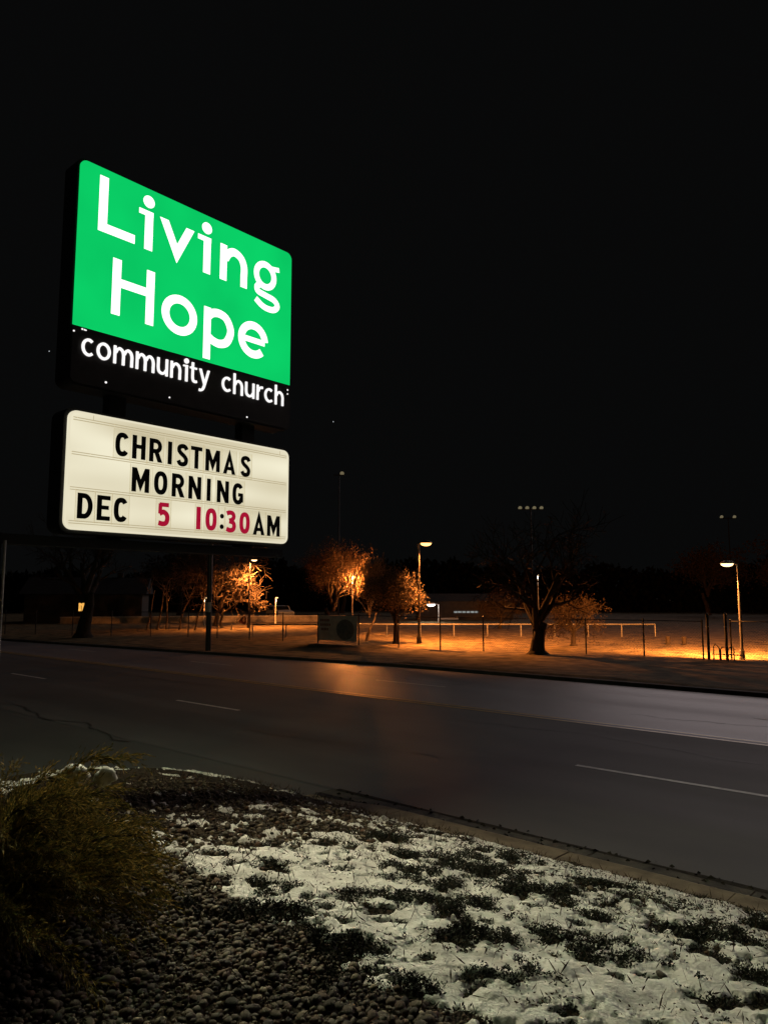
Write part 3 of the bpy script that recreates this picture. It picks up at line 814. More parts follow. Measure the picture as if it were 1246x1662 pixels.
# added area lamps just outside the faces brighten the ground beyond the panels' own glow
def face_lamp(name, loc, sy, sz_, nx_, col, en):
    l = bpy.data.lights.new(name, 'AREA'); l.shape = 'RECTANGLE'; l.size = sy; l.size_y = sz_; l.energy = en; l.color = col
    o = bpy.data.objects.new(name, l); COL.objects.link(o); o.parent = sign
    o.rotation_euler = Vector((nx_, 0, 0)).to_track_quat('-Z', 'Y').to_euler()
    o.location = Vector(loc) - Vector(SB)
    return o
face_lamp('name_face_fill', (SIGN_X + .02, 4.09, 5.55), 2.3, 1.6, 1, (.62, 1.0, .55), 80)
face_lamp('name_face_fill', (SIGN_X - .27, 4.09, 5.55), 2.3, 1.6, -1, (.50, 1.0, .55), 80)
face_lamp('message_face_fill', (SIGN_X + .03, 4.09, 3.65), 2.3, .95, 1, (1.0, .87, .62), 190)
face_lamp('message_face_fill', (SIGN_X - .27, 4.09, 3.65), 2.3, .95, -1, (1.0, .86, .58), 120)

# ================================================================== juniper beside the sign
def juniper(loc, rad, hgt, n, seed):
    r = np.random.default_rng(seed)
    root = thing('juniper_shrub', loc, 'sprawling feathery juniper shrub with golden tips at the lower left', 'shrub')
    needles_b, needles_d, needles_l, needles_w = [], [], [], []
    br = MB()
    for i in range(n):
        az = r.uniform(0, 6.28); e = r.uniform(0, 1) ** .55
        L_ = rad * (.45 + .55 * r.random() + (.3 if r.random() < .12 else 0)); rise = hgt * (.25 + .95 * (1 - e * .75)) * r.uniform(.7, 1.12) * (1.35 if r.random() < .06 else 1)
        start = Vector((math.cos(az) * .12, math.sin(az) * .12, .02))
        out = Vector((math.cos(az), math.sin(az), 0)); reach = L_ * (.35 + .65 * e)
        pts = []
        bend = r.uniform(-.5, .5); side = Vector((-out.y, out.x, 0))
        K = 16
        for k in range(K + 1):
            t = k / K
            z = rise * (1 - (1 - t) ** 2) - .30 * hgt * max(0, t - .62) ** 1.3 * 2 * r.uniform(.8, 1.2) * e
            pts.append(start + out * reach * t + side * bend * t * t * .35 + Vector((0, 0, z)))
        if i < 60: br.tube([tuple(p) for p in pts[::2]], [.016 * (1 - .8 * k / 8) for k in range(9)], 5, 0, False)
        # side sprays
        for k in range(4, K + 1):
            p = pts[k]; tdir = (pts[min(k + 1, K)] - pts[k - 1]).normalized()
            ns = 5 if k < K else 4
            for s_ in range(ns):
                sd = (tdir * r.uniform(.9, 1.5) + Vector(r.normal(0, .30, 3)) + Vector((0, 0, r.uniform(-.05, .25)))).normalized()
                sl = r.uniform(.07, .17) * (1.2 - .5 * k / K)
                if k == K: sl *= 1.3
                q = p.copy()
                m = 7
                for j in range(m):
                    q = q + sd * sl / m; sd = (sd + Vector((0, 0, -.07 if k > 12 else .02))).normalized()
                    for c in range(2):
                        nd = (sd * 1.6 + Vector(r.normal(0, .40, 3))).normalized()
                        needles_b.append(q); needles_d.append(nd); needles_l.append(r.uniform(.018, .036)); needles_w.append(r.uniform(.0035, .0065))
    br.build('branch', M['bark'], root)
    V, Fq = leaf_quads(np.array([tuple(v) for v in needles_b]), np.array([tuple(v) for v in needles_d]), np.array(needles_l), np.array(needles_w), r.uniform(0, 6.28, len(needles_b)))
    np_mesh('foliage', V, Fq, M['juniper'], root)
    return root
M['juniper'] = rnd_mat('juniper_needles', [(.035, .042, .010), (.09, .085, .02), (.27, .18, .04), (.05, .054, .012), (.50, .33, .09)], .75, .2, use_obj=False, trans=.22)
juniper((-4.08, 1.50, .90), 1.0, .65, 380, 11)

def lump(loc, size, seed, label):
    r = random.Random(seed); bm = bmesh.new(); bmesh.ops.create_icosphere(bm, subdivisions=3, radius=1)
    for v in bm.verts:
        d = v.co.normalized(); k = 1 + .25 * math.sin(d.x * 4 + seed) * math.cos(d.y * 3 + seed) + .12 * math.sin(d.z * 7 + d.x * 5)
        v.co = Vector((d.x * size[0], d.y * size[1], d.z * size[2])) * k
    me = bpy.data.meshes.new('snow_lump'); bm.to_mesh(me); bm.free()
    me.polygons.foreach_set('use_smooth', [True] * len(me.polygons)); me.materials.append(M['snow'])
    o = bpy.data.objects.new('snow_lump', me); COL.objects.link(o); o.location = loc
    return tag(o, label, 'snow')
lump((-4.46, 2.26, 1.52), (.085, .09, .05), 1, 'left one of two snow lumps caught on top of the juniper shrub')
lump((-4.33, 2.40, 1.50), (.06, .065, .05), 4, 'right one of two snow lumps caught on top of the juniper shrub')

# ================================================================== things across the road
# -- dark pole with a small box
up = thing('utility_pole', (-28.33, 20.45, .1), 'plain dark pole with a small pale box, on the verge below the sign', 'pole')
b = MB(); b.tube([(0, 0, -.1), (0, 0, 3), (0, 0, 6.6)], [.125, .115, .10], 12); b.lathe((0, 0, 6.6), [(.10, 0), (.06, .06), (.001, .08)], 12); b.build('shaft', M['dark_metal'], up)
b = MB(); b.box((.09, -.13, 1.92), (.26, .12, .42)); b.box((.09, -.195, 1.92), (.20, .012, .34)); b.box((.09, -.13, 2.14), (.30, .15, .02)); b.build('box', M['pale_metal'], up)

# -- street lamps
M['sodium'] = emission('sodium_lens', (1.0, .46, .13), 4)
M['warm_lens'] = emission('warm_lens', (1.0, .66, .32), 3.2)
M['white_lens'] = emission('white_lens', (1.0, .98, .95), 10)
M['glint_lens'] = emission('unlit_glass_glint', (.60, .50, .28), .24)  # weak glow painted in for reflections on unlit floodlight glass
def street_lamp(loc, hgt, arm, label, lens='sodium', pole='dark_metal', col=(1, .5, .16), en=900, r0=.07, size=1.0, group='street lamps in the park', light_drop=.24, cone=None, aim=(0, 0, -1)):
    root = thing('street_lamp', loc, label, 'street lamp', group)
    b = MB(); b.tube([(0, 0, -.05), (0, 0, hgt * .5), (0, 0, hgt)], [r0, r0 * .85, r0 * .65], 10); b.tube([(0, 0, -.05), (0, 0, .35)], [r0 * 1.9, r0 * 1.6], 10)
    b.build('pole', M[pole], root)
    ax, ay = arm; l = math.hypot(ax, ay); dx, dy = ax / l, ay / l
    b = MB(); b.tube([(0, 0, hgt - .06), (ax * .4, ay * .4, hgt + .03), (ax * .75, ay * .75, hgt + .02)], r0 * .5, 8); b.build('arm', M[pole], root)
    c = Vector((ax, ay, hgt)); rot = Matrix.Rotation(math.atan2(dy, dx), 3, 'Z')
    b = MB()
    for (z0, z1, w0, w1) in ((0, .05, 1, .95), (.05, .10, .95, .72), (.10, .13, .72, .35)):
        ring = lambda w, z: [tuple(c + rot @ Vector((math.cos(a * math.pi / 8) * .30 * w * size, math.sin(a * math.pi / 8) * .16 * w * size, z * size))) for a in range(16)]
        a_, b_ = ring(w0, z0), ring(w1, z1)
        for i in range(16): b.face([a_[i], a_[(i+1) % 16], b_[(i+1) % 16], b_[i]])
        if z1 > .12: b.face(b_)
    b.build('head', M[pole], root)
    b = MB()
    prof_ = ((0, .93), (-.07, .84), (-.12, .60), (-.145, .25))
    ring = lambda w, z: [tuple(c + rot @ Vector((math.cos(a * math.pi / 8) * .30 * w * size, math.sin(a * math.pi / 8) * .16 * w * size, z * size))) for a in range(16)]
    for (z0, w0), (z1, w1) in zip(prof_, prof_[1:]):
        a_, b_ = ring(w0, z0), ring(w1, z1)
        for i in range(16): b.face([a_[i], b_[i], b_[(i+1) % 16], a_[(i+1) % 16]])
    b.face(list(reversed(ring(.25, -.145))))
    b.build('lens', M[lens], root)
    if en:
        ld = bpy.data.lights.new('lamp', 'SPOT' if cone else 'POINT'); ld.energy = en; ld.color = col; ld.shadow_soft_size = .1
        if cone: ld.spot_size = R(cone); ld.spot_blend = .7
        lo = bpy.data.objects.new('lamp', ld); COL.objects.link(lo); lo.parent = root; lo.location = c + Vector((0, 0, -light_drop)); lo.rotation_euler = Vector(aim).to_track_quat('-Z', 'Y').to_euler()
    return root
SOD = (1.0, .31, .062)
street_lamp((-23.73, 30.03, .1), 5.15, (.28, .25), 'tall orange street lamp shining right of the two leafy trees', 'sodium', col=SOD, en=13500, size=1.05, cone=166, aim=(.38, .55, -1))
street_lamp((-8.65, 31.16, .1), 3.72, (-.36, -.10), 'street lamp at the right edge beside the fence gate', 'warm_lens', 'galv', (1, .33, .07), 19000, r0=.06, size=.85, cone=130, aim=(-.5, 1.25, -1))
street_lamp((-45.0, 36.1, .1), 5.15, (.22, .25), 'street lamp rising behind the orange lit bare branches', 'warm_lens', col=SOD, en=10500, size=.8, cone=165, aim=(-.15, .1, -1))
street_lamp((-31.9, 33.7, .1), 3.75, (.10, .05), 'short pale lamp post beside the big leafy tree', 'warm_lens', 'pale_metal', SOD, 3400, r0=.05, size=.5)
street_lamp((-46.69, 40.22, .1), 2.25, (.12, .04), 'small pale lamp post near the parked car', 'warm_lens', 'pale_metal', (1, .85, .6), 30, r0=.05, size=.35)
street_lamp((-51.09, 36.39, .1), 2.25, (.12, .06), 'small pale lamp post just left of the dark pole', 'warm_lens', 'pale_metal', (1, .7, .4), 25, r0=.05, size=.35)
street_lamp((-40.7, 54.4, .1), 1.62, (-.55, -.42), 'low lamp with bright white glare beyond the rail fence', 'white_lens', 'pale_metal', (1, .97, .92), 120, r0=.05, size=1.3)
street_lamp((-34.26, 61.04, .1), 4.3, (.05, -.05), 'distant slim lamp post seen through the fork of the big tree', 'warm_lens', 'pale_metal', (1, .9, .7), 40, r0=.05, size=.35)

# -- ball-field floodlight masts, unlit; faint emission on the lenses stands in for reflected light
def mast(loc, hgt, n, wid, label):
    root = thing('floodlight_mast', loc, label, 'floodlight', 'floodlight masts of the ball field')
    b = MB(); b.tube([(0, 0, 0), (0, 0, hgt)], [.11, .06], 10); b.build('pole', M['black_metal'], root)
    d = Vector((math.cos(R(41)), math.sin(R(41)), 0)); f_ = Vector((math.sin(R(41)), -math.cos(R(41)), -.5)).normalized()
    b = MB(); b.tube([tuple(-d * (wid / 2 + .2) + Vector((0, 0, hgt - .2))), tuple(d * (wid / 2 + .2) + Vector((0, 0, hgt - .2)))], .06, 6); b.build('crossarm', M['dark_metal'], root)
    q = f_.to_track_quat('Z', 'Y').to_matrix()
    for i in range(n):
        c = d * (wid * (i / max(1, n - 1) - .5) if n > 1 else .35) + Vector((0, 0, hgt))
        b = MB(); b.lathe(tuple(c), [(.06, -.35), (.16, -.28), (.27, .0), (.28, .04)], 12, 0, q); hd = b.build('lamp_housing', M['dark_metal'], root)
        b = MB(); b.lathe(tuple(c), [(.26, .0), (.2, .04), (.001, .06)], 12, 0, q); b.build('lens', M['glint_lens'], hd)
mast((-49.6, 86.9, .1), 14.0, 4, 2.85, 'tall field mast with a row of four unlit floodlights with painted glints')
mast((-33.0, 115.4, .1), 13.9, 2, 1.9, 'far field mast with two unlit floodlights with painted glints near the right edge')
mast((-63.1, 64.2, .1), 17.3, 1, 1.0, 'tall mast with one unlit floodlight with a painted glint just right of the message board')

# -- near chain-link fence
FP = [(-54.5, 18.6), (-52, 19.4), (-49.6, 20.2), (-47.3, 21.1), (-44.9, 22.3), (-42.4, 23.5), (-40, 24.7), (-37.6, 25.7), (-35.2, 26.0), (-32.8, 26.4), (-30.6, 26.9), (-28.3, 27.3), (-25.45, 27.35), (-22.9, 27.4),
      (-20.5, 27.5), (-18.5, 28.0), (-16.4, 28.7), (-14.3, 29.4), (-12.0, 29.85), (-9.8, 30.2)]
FP2 = [(-8.95, 30.85), (-6.9, 31.6), (-4.8, 32.4), (-2.6, 33.2), (-.4, 34.0)]
M['fence_dark'] = mat('dark_fence_metal', (.035, .03, .026), .6, .4, metal=.2, var=.3, scale=10)
def chain_fence(name, P, hgt, label, post_m, wire_m, prad=.032, group=None):
    root = thing(name, (P[0][0], P[0][1], .1), label, 'fence', group); O = (P[0][0], P[0][1], 0)
    for x, y in P:
        b = MB(); b.tube([(x, y, 0), (x, y, .1 + hgt)], prad, 8); b.lathe((x, y, .1 + hgt), [(prad * 1.2, -.03), (prad * 1.2, .02), (.001, .05)], 8); b.build('post', post_m, root, (O[0], O[1], .1))
    for p0, p1 in zip(P, P[1:]):
        b = MB(); b.tube([(p0[0], p0[1], .06 + hgt), (p1[0], p1[1], .06 + hgt)], prad * .62, 6); b.build('top_rail', post_m, root, (O[0], O[1], .1))
    b = MB(); st = .11
    for p0, p1 in zip(P, P[1:]):
        l = math.hypot(p1[0] - p0[0], p1[1] - p0[1]); dx, dy = (p1[0] - p0[0]) / l, (p1[1] - p0[1]) / l
        for sgn in (1, -1):
            u = -hgt
            while u < l:
                a0, a1 = u, u + hgt - .08; z0, z1 = (.14, .06 + hgt) if sgn > 0 else (.06 + hgt, .14)
                if a0 < 0: z0 += (z1 - z0) * (-a0) / (a1 - a0); a0 = 0
                if a1 > l:
                    z1 = z0 + (z1 - z0) * (l - a0) / (a1 - a0); a1 = l
                if a1 > a0: b.tube([(p0[0] + dx * a0, p0[1] + dy * a0, z0), (p0[0] + dx * a1, p0[1] + dy * a1, z1)], .0022, 3, 0, False)
                u += st
    o = b.build('chain_link', wire_m, root, (O[0], O[1], .1)); o['kind'] = 'stuff'
    return root
chain_fence('chain_link_fence', FP, 1.5, 'long dark chain link fence along the far grass verge', M['fence_dark'], M['fence_dark'])
chain_fence('chain_link_fence', FP2, 1.5, 'short chain link fence right of the gate posts', M['fence_dark'], M['fence_dark'])
# gate posts and latch frame
for x, y, hg, lb in ((-9.62, 30.28, 1.72, 'left tall steel gate post beside the right street lamp'), (-9.05, 30.62, 1.72, 'right tall steel gate post beside the right street lamp')):
    g = thing('gate_post', (x, y, .1), lb, 'gate post', 'gate posts in the fence')
    b = MB(); b.tube([(0, 0, -.1), (0, 0, hg)], .055, 10); b.build('shaft', M['dark_metal'], g)
    b = MB(); b.lathe((0, 0, hg), [(.065, -.04), (.065, .02), (.03, .06), (.001, .07)], 10); b.build('cap', M['dark_metal'], g)
    for z in (.35, 1.25):
        b = MB(); b.lathe((0, 0, z), [(.056, -.03), (.07, -.025), (.07, .025), (.056, .03)], 10); b.build('hinge_band', M['galv'], g)
g = thing('bike_rack', (-9.1, 30.1, .1), 'low bent pipe rack standing at the foot of the gate', 'rack')
for i in range(3):
    x = -.28 + i * .26
    b = MB(); b.tube([(x, 0, 0), (x, 0, .42 + .1 * (i == 0)), (x + .05, .05, .50 + .1 * (i == 0)), (x + .14, .14, .5), (x + .16, .2, .42), (x + .16, .2, 0)], .022, 8); b.build('loop', M['dark_metal'], g)
b = MB(); b.tube([(-.35, .02, .22), (.75, .12, .22)], .02, 8); b.build('rail', M['dark_metal'], g)

# -- banner tied to the fence
M['banner'] = mat('faded_banner_cloth', (.52, .45, .43), .85, .15, col2=(.68, .60, .57), scale=3)
M['banner_dark'] = mat('banner_print_dark', (.20, .17, .165), .85, .15, col2=(.28, .24, .23), scale=7)
M['banner_red'] = mat('banner_print_red', (.26, .10, .08), .85, .15, var=.3, scale=6)
bn = thing('banner', (-28.2, 27.25, .1), 'pale faded banner with a dark round print tied to the fence', 'banner')
b = MB(); n = 14
def bp_(u, v, d=0): return (.06 + 2.7 * u, .0 + .05 * u - .07 - d + .02 * math.sin(u * 17) * (1 - v), .16 + 1.28 * v)
for i in range(n):
    for j in range(6): b.face([bp_(i / n, j / 6), bp_((i+1) / n, j / 6), bp_((i+1) / n, (j+1) / 6), bp_(i / n, (j+1) / 6)])
b.build('cloth', M['banner'], bn, smooth=True)
b = MB()
c0, r_ = (.70, .45), .27
for i in range(20):
    a0, a1 = 2 * math.pi * i / 20, 2 * math.pi * (i + 1) / 20
    b.face([bp_(*c0, .012), bp_(c0[0] + r_ * .85 * math.cos(a0), c0[1] + r_ * 1.5 * math.sin(a0), .012), bp_(c0[0] + r_ * .85 * math.cos(a1), c0[1] + r_ * 1.5 * math.sin(a1), .012)])
b.build('round_print', M['banner_dark'], bn)
for u0, u1, v in ((.05, .30, .80), (.05, .34, .62), (.07, .28, .44)):
    b = MB(); 
    for i in range(5):
        a, c = u0 + (u1 - u0) * i / 5, u0 + (u1 - u0) * (i + .72) / 5
        b.face([bp_(a, v - .05, .012), bp_(c, v - .05, .012), bp_(c, v + .05, .012), bp_(a, v + .05, .012)])
    b.build('print_line', M['banner_red'], bn)

# -- low pale pipe rail round the field
RL = [(-40.0, 24.9 + 1.4), (-37.7, 27.0), (-35.4, 28.74)]
p0, p1 = Vector((-35.42, 28.74)), Vector((-17.2, 44.6))
rail = thing('pipe_rail', (p0.x, p0.y, .1), 'low pale pipe rail on short posts running across the field', 'rail')
nseg = 12
for i in range(nseg + 1):
    p = p0.lerp(p1, i / nseg)
    b = MB(); b.tube([(p.x, p.y, 0), (p.x, p.y, .80)], .035, 8); b.build('post', M['galv'], rail, (p0.x, p0.y, .1))
for i in range(nseg):
    a, c = p0.lerp(p1, i / nseg), p0.lerp(p1, (i + 1) / nseg)
    b = MB(); b.tube([(a.x, a.y, .82), (c.x, c.y, .82)], .045, 8); b.build('top_rail', M['galv'], rail, (p0.x, p0.y, .1))

# -- low concrete wall of the car park
w0, w1 = Vector((-63.1, 30.2)), Vector((-48.6, 50.4))
wl = thing('parking_wall', (w0.x, w0.y, .1), 'low pale concrete wall along the car park at left', 'wall')
d = (w1 - w0); l = d.length; d.normalize(); rot = Matrix.Rotation(math.atan2(d.y, d.x), 3, 'Z')
for i in range(10):
    c = w0 + d * (l * (i + .5) / 10)
    b = MB(); b.box((c.x, c.y, .30), (l / 10 - .03, .22, .60), 0, rot); b.build('wall_length', mat('wall_concrete', (.34, .30, .26), .9, .2, var=.2, scale=3) if i == 0 else bpy.data.materials['wall_concrete'], wl, (w0.x, w0.y, .1))
    b = MB(); b.box((c.x, c.y, .645), (l / 10 - .012, .34, .085), 0, rot); b.build('coping', M['pale_metal'], wl, (w0.x, w0.y, .1))

# -- house with one lit window
hs = thing('house', (-66.5, 34.5, .1), 'dark low house with one glowing yellow window at the left', 'house'); HO = (-66.5, 34.5, .1)
M['house_wall'] = mat('house_siding', (.05, .042, .036), .9, .2, var=.2, scale=2)
M['house_roof'] = mat('house_roof', (.02, .018, .017), .9, .2, var=.3, scale=4)
hr = Matrix.Rotation(R(41 + 12), 3, 'Z')
def hp(x, y, z): p = hr @ Vector((x, y, z)); return (HO[0] + p.x, HO[1] + p.y, HO[2] + p.z)
b = MB(); b.prism([(-5, 0), (5, 0), (5, 2.6), (-5, 2.6)], lambda u, v, d_: hp(u, d_, v), -2.5, 3.5); b.build('wall', M['house_wall'], hs, HO)
b = MB(); b.prism([(-3.0, 2.55), (4.0, 2.55), (.5, 4.1)], lambda u, v, d_: hp(d_, u, v), -5.4, 5.4); rf = b.build('roof', M['house_roof'], hs, HO)
b = MB(); b.box(hp(2.6, .8, 4.0), (.5, .5, 1.1), 0, hr); b.build('chimney', M['house_wall'], rf, HO)
M['window_lit'] = emission('lit_window', (1.0, .50, .10), 1.0, .3, 4)
wx = -.2
b = MB(); b.prism([(wx - .24, 1.02), (wx + .24, 1.02), (wx + .24, 1.74), (wx - .24, 1.74)], lambda u, v, d_: hp(u, d_, v), -2.515, -2.49); wn = b.build('window', M['window_lit'], hs, HO)
b = MB()
for (u0, u1, v0, v1) in ((-.29, -.24, .97, 1.79), (.24, .29, .97, 1.79), (-.24, .24, .97, 1.02), (-.24, .24, 1.74, 1.79), (-.02, .02, 1.02, 1.50)):
    b.prism([(wx + u0, v0), (wx + u1, v0), (wx + u1, v1), (wx + u0, v1)], lambda u, v, d_: hp(u, d_, v), -2.55, -2.517)
b.build('frame', M['house_wall'], wn, HO)
b = MB(); b.prism([(2.1, 0), (3.0, 0), (3.0, 2.05), (2.1, 2.05)], lambda u, v, d_: hp(u, d_, v), -2.54, -2.50); dr = b.build('door', M['house_roof'], hs, HO)
b = MB(); b.lathe(hp(2.9, -2.57, 1.0), [(.001, -.03), (.03, 0), (.001, .03)], 8); b.build('handle', M['galv'], dr, HO)

# -- low park building with lit windows
pb = thing('park_building', (-43.5, 62.0, .1), 'low dark park building with a faint strip of lit windows', 'building'); PO = (-43.5, 62.0, .1)
pr_ = Matrix.Rotation(R(41), 3, 'Z')
def pp(x, y, z): p = pr_ @ Vector((x, y, z)); return (PO[0] + p.x, PO[1] + p.y, PO[2] + p.z)
b = MB(); b.prism([(-4.5, 0), (5, 0), (5, 1.9), (-4.5, 1.9)], lambda u, v, d_: pp(u, d_, v), -1.0, 3); b.build('wall', M['house_wall'], pb, PO)
b = MB(); b.prism([(-1.5, 1.85), (3.5, 1.85), (1, 2.6)], lambda u, v, d_: pp(d_, u, v), -4.9, 5.4); b.build('roof', M['house_roof'], pb, PO)
M['strip_lit'] = emission('lit_white_window', (.75, .80, .78), .28, .4, 6)
for i in range(6):
    u0 = -.9 + i * .42
    b = MB(); b.prism([(u0, .68), (u0 + .34, .68), (u0 + .34, .86), (u0, .86)], lambda u, v, d_: pp(u, d_, v), -1.03, -.99); b.build('window', M['strip_lit'], pb, PO)
b = MB(); b.prism([(-2.3, .04), (-.5, .04), (-.5, .22), (-2.3, .22)], lambda u, v, d_: pp(u, d_, v), -1.6, -1.01); b.build('step', M['pale_metal'], pb, PO)

# -- parked car beyond the wall
def car(loc, rz, label):
    root = thing('parked_car', loc, label, 'car'); root.rotation_euler = (0, 0, rz)
    paint = mat('white_car_paint', (.62, .62, .62), .3, .5); glass = mat('car_glass', (.02, .022, .025), .1, .6); rub = mat('tyre_rubber', (.015, .015, .015), .9, .2)
    body = [(-2.15, .32), (2.15, .32), (2.2, .62), (2.1, .88), (1.15, .98), (.95, 1.0), (.45, 1.42), (-1.55, 1.46), (-2.1, 1.05), (-2.2, .65)]
    b = MB(); b.prism(body, lambda u, v, d: (u, d * (1 - .10 * max(0, v - .9)), v), -.86, .86); b.build('body', paint, root)
    for s_ in (-1, 1):
        b = MB(); y0, y1 = s_ * .80, s_ * .868
        b.prism([(.35, 1.0), (.28, 1.34), (-.45, 1.36), (-.45, 1.0)], lambda u, v, d: (u, d, v), min(y0, y1), max(y0, y1)); b.build('side_window', glass, root)
        b = MB(); b.prism([(-.55, 1.0), (-.55, 1.36), (-1.5, 1.36), (-1.75, 1.02)], lambda u, v, d: (u, d, v), min(y0, y1), max(y0, y1)); b.build('side_window', glass, root)
        for x in (-1.35, 1.35):
            b = MB(); q = Matrix.Rotation(R(90), 3, 'X'); b.lathe((x, s_ * .78, .33), [(.18, -.11), (.32, -.11), (.33, 0), (.32, .11), (.18, .11)], 16, 0, q); w_ = b.build('wheel', rub, root)
            b = MB(); b.lathe((x, s_ * .78, .33), [(.001, -.10), (.19, -.10), (.19, .10), (.001, .10)], 12, 0, q); b.build('rim', M['galv'], w_)
    b = MB(); b.face([(.96, -.72, 1.02), (.96, .72, 1.02), (.50, .66, 1.395), (.50, -.66, 1.395)]); b.v = [(x + .03, y, z + .02) for x, y, z in b.v]; b.build('windscreen', glass, root)
    for s_ in (-1, 1):
        b = MB(); b.box((2.17, s_ * .62, .72), (.10, .30, .14)); b.build('headlight', M['pale_metal'], root)
    return root
car((-59.2, 51.6, .0), R(-49 + 25), 'white parked car seen beyond the low car park wall')

# -- basketball hoop on a bent pole, backboard a pale fan
hb = thing('basketball_hoop', (-43.34, 33.26, .1), 'small basketball hoop on a bent white pole with fan backboard', 'basketball hoop')
rr_ = Vector((math.cos(R(41)), math.sin(R(41)), 0))
def rp3(u, z, d=0): p = rr_ * u + Vector((math.sin(R(41)), -math.cos(R(41)), 0)) * d; return (p.x, p.y, z)
M['hoop_white'] = mat('hoop_white_paint', (.72, .68, .62), .5, .4)
b = MB(); b.tube([rp3(0, 0), rp3(.02, .30), rp3(.10, .48), rp3(.28, .58), rp3(.60, .60), rp3(.86, .58)], .05, 8); b.build('pole', M['hoop_white'], hb)
b = MB(); b.prism([(.45, .60), (.92, .35), (1.05, .42), (1.08, .75), (1.0, .98), (.88, 1.03), (.70, .88)], lambda u, v, d_: rp3(u, v, d_), .05, .09); bb = b.build('backboard', M['banner_red'], hb)
b = MB()
fan = [(.45, .60), (.70, .88), (.88, 1.03), (1.0, .98), (1.08, .75), (1.05, .42), (.92, .35)]
b.tube([rp3(u, v, .10) for u, v in fan], .028, 6)
for u, v in fan[1:5]: b.tube([rp3(.86, .56, .10), rp3(u, v, .10)], .016, 5)
b.build('trim', M['hoop_white'], bb)
b = MB()
b.tube([rp3(.95 + .15 * math.cos(a * math.pi / 8), .48, .28 + .15 * math.sin(a * math.pi / 8)) for a in range(17)], .012, 5); b.build('ring', M['banner_red'], hb)

# -- two small blocks in the lit field
for x, y, lb in ((-14.0, 37.9, 'left of two short concrete bollards in the lit field'), (-13.35, 38.35, 'right of two short concrete bollards in the lit field')):
    b = MB(); b.lathe((x, y, .1), [(.11, -.1), (.11, .36), (.09, .40), (.001, .41)], 12); tag(b.build('bollard', M['bark'], None, (x, y, .1)), lb, 'bollard', 'bollards in the lit field')

# ================================================================== trees
def grow(tr, tw, tips, p, d, length, rad, level, maxl, r, spread, up_, nchild, twig_r=.006):
    segs = 4 if level < 2 else 3
    pts = [Vector(p)]; rads = [rad]; dd = Vector(d)
    end = max(twig_r, rad * (.55 if level == 0 else .35))
    for i in range(segs):
        dd = (dd + Vector((r.gauss(0, .13), r.gauss(0, .13), r.gauss(0, .08) + up_ * .12))).normalized()
        pts.append(pts[-1] + dd * length / segs); rads.append(rad + (end - rad) * (i + 1) / segs)
    (tr if level < 2 else tw).tube([tuple(q) for q in pts], rads, 8 if level == 0 else (5 if level < 3 else 3), 0, False)
    if level >= maxl:
        tips.append((pts[-1], dd)); tips.append((pts[-2], dd)); return
    n = nchild[min(level, len(nchild) - 1)]
    for i in range(n):
        t = r.uniform(.35, 1.0) if level else r.uniform(.45, 1.0)
        k = min(segs - 1, int(t * segs)); f_ = t * segs - k
        base = pts[k].lerp(pts[k + 1], min(1, f_))
        az = r.uniform(0, 6.283) + i * 6.283 / n
        side = dd.orthogonal().normalized(); side.rotate(Matrix.Rotation(az, 3, dd))
        nd = (dd * r.uniform(.55, .95) + side * spread * r.uniform(.7, 1.25) + Vector((0, 0, up_ * .3))).normalized()
        grow(tr, tw, tips, base, nd, length * r.uniform(.55, .82), max(twig_r, (rads[k] * .62)), level + 1, maxl, r, spread, up_, nchild, twig_r)
    if level < maxl: tips.append((pts[-1], dd))

def tree(name, loc, label, trunk_h, trunk_r, seed, maxl=5, spread=.75, up_=.4, nchild=(5, 4, 4, 3, 3), lean=(0, 0), leaves=None, bark='bark', twig='twig', cat='tree', limb=.75, twig_r=.007, group='trees in the park across the road', leafn=14, leafs=(.06, .12), clump=.28):
    r = random.Random(seed); tr, tw, tips = MB(), MB(), []
    root = thing(name, loc, label, cat, group)
    d0 = Vector((lean[0], lean[1], 1)).normalized()
    tr.tube([(0, 0, -.15), (0, 0, .02), tuple(d0 * trunk_h * .12)], [trunk_r * 1.75, trunk_r * 1.45, trunk_r * 1.02], 10, 0, False)
    grow(tr, tw, tips, d0 * trunk_h * .1, d0, trunk_h, trunk_r, 0, 0, r, spread, up_, nchild, twig_r)
    tips.clear(); n = nchild[0]; top = d0 * trunk_h * 1.08
    for i in range(n):
        az = 6.283 * i / n + r.uniform(-.4, .4); s_ = spread * r.uniform(.6, 1.2)
        nd = (Vector((math.cos(az) * s_, math.sin(az) * s_, .55 + up_ * .6)) + d0 * .3).normalized()
        base = top * (r.uniform(.72, 1.0) if i else 1.0)
        grow(tr, tw, tips, base, nd, limb * r.uniform(.8, 1.15), trunk_r * .55, 1, maxl, r, spread, up_, nchild, twig_r)
    tr.build('trunk', M[bark], root, smooth=True)
    crown = tw.build('crown', M[twig], root)
    if leaves:
        rg = np.random.default_rng(seed); B, D, Ls, Ws = [], [], [], []
        P = np.array([tuple(t[0]) for t in tips]); n = len(P) * leafn
        base = np.repeat(P, leafn, 0) + rg.normal(0, clump * .5, (n, 3))
        V, Fq = leaf_quads(base, rg.normal(0, 1, (n, 3)) + np.array([0, 0, -.3]), rg.uniform(*leafs, n), rg.uniform(leafs[0] * .6, leafs[1] * .65, n), rg.uniform(0, 6.28, n))
        np_mesh('leaves', V, Fq, M[leaves], crown)
    return root
M['leaf_tan'] = rnd_mat('dry_tan_leaves', [(.09, .05, .022), (.17, .10, .045), (.12, .075, .04), (.05, .032, .018)], .85, .15, use_obj=False)
M['leaf_dim'] = rnd_mat('dim_brown_leaves', [(.03, .02, .012), (.05, .032, .018), (.02, .014, .01)], .9, .1, use_obj=False)
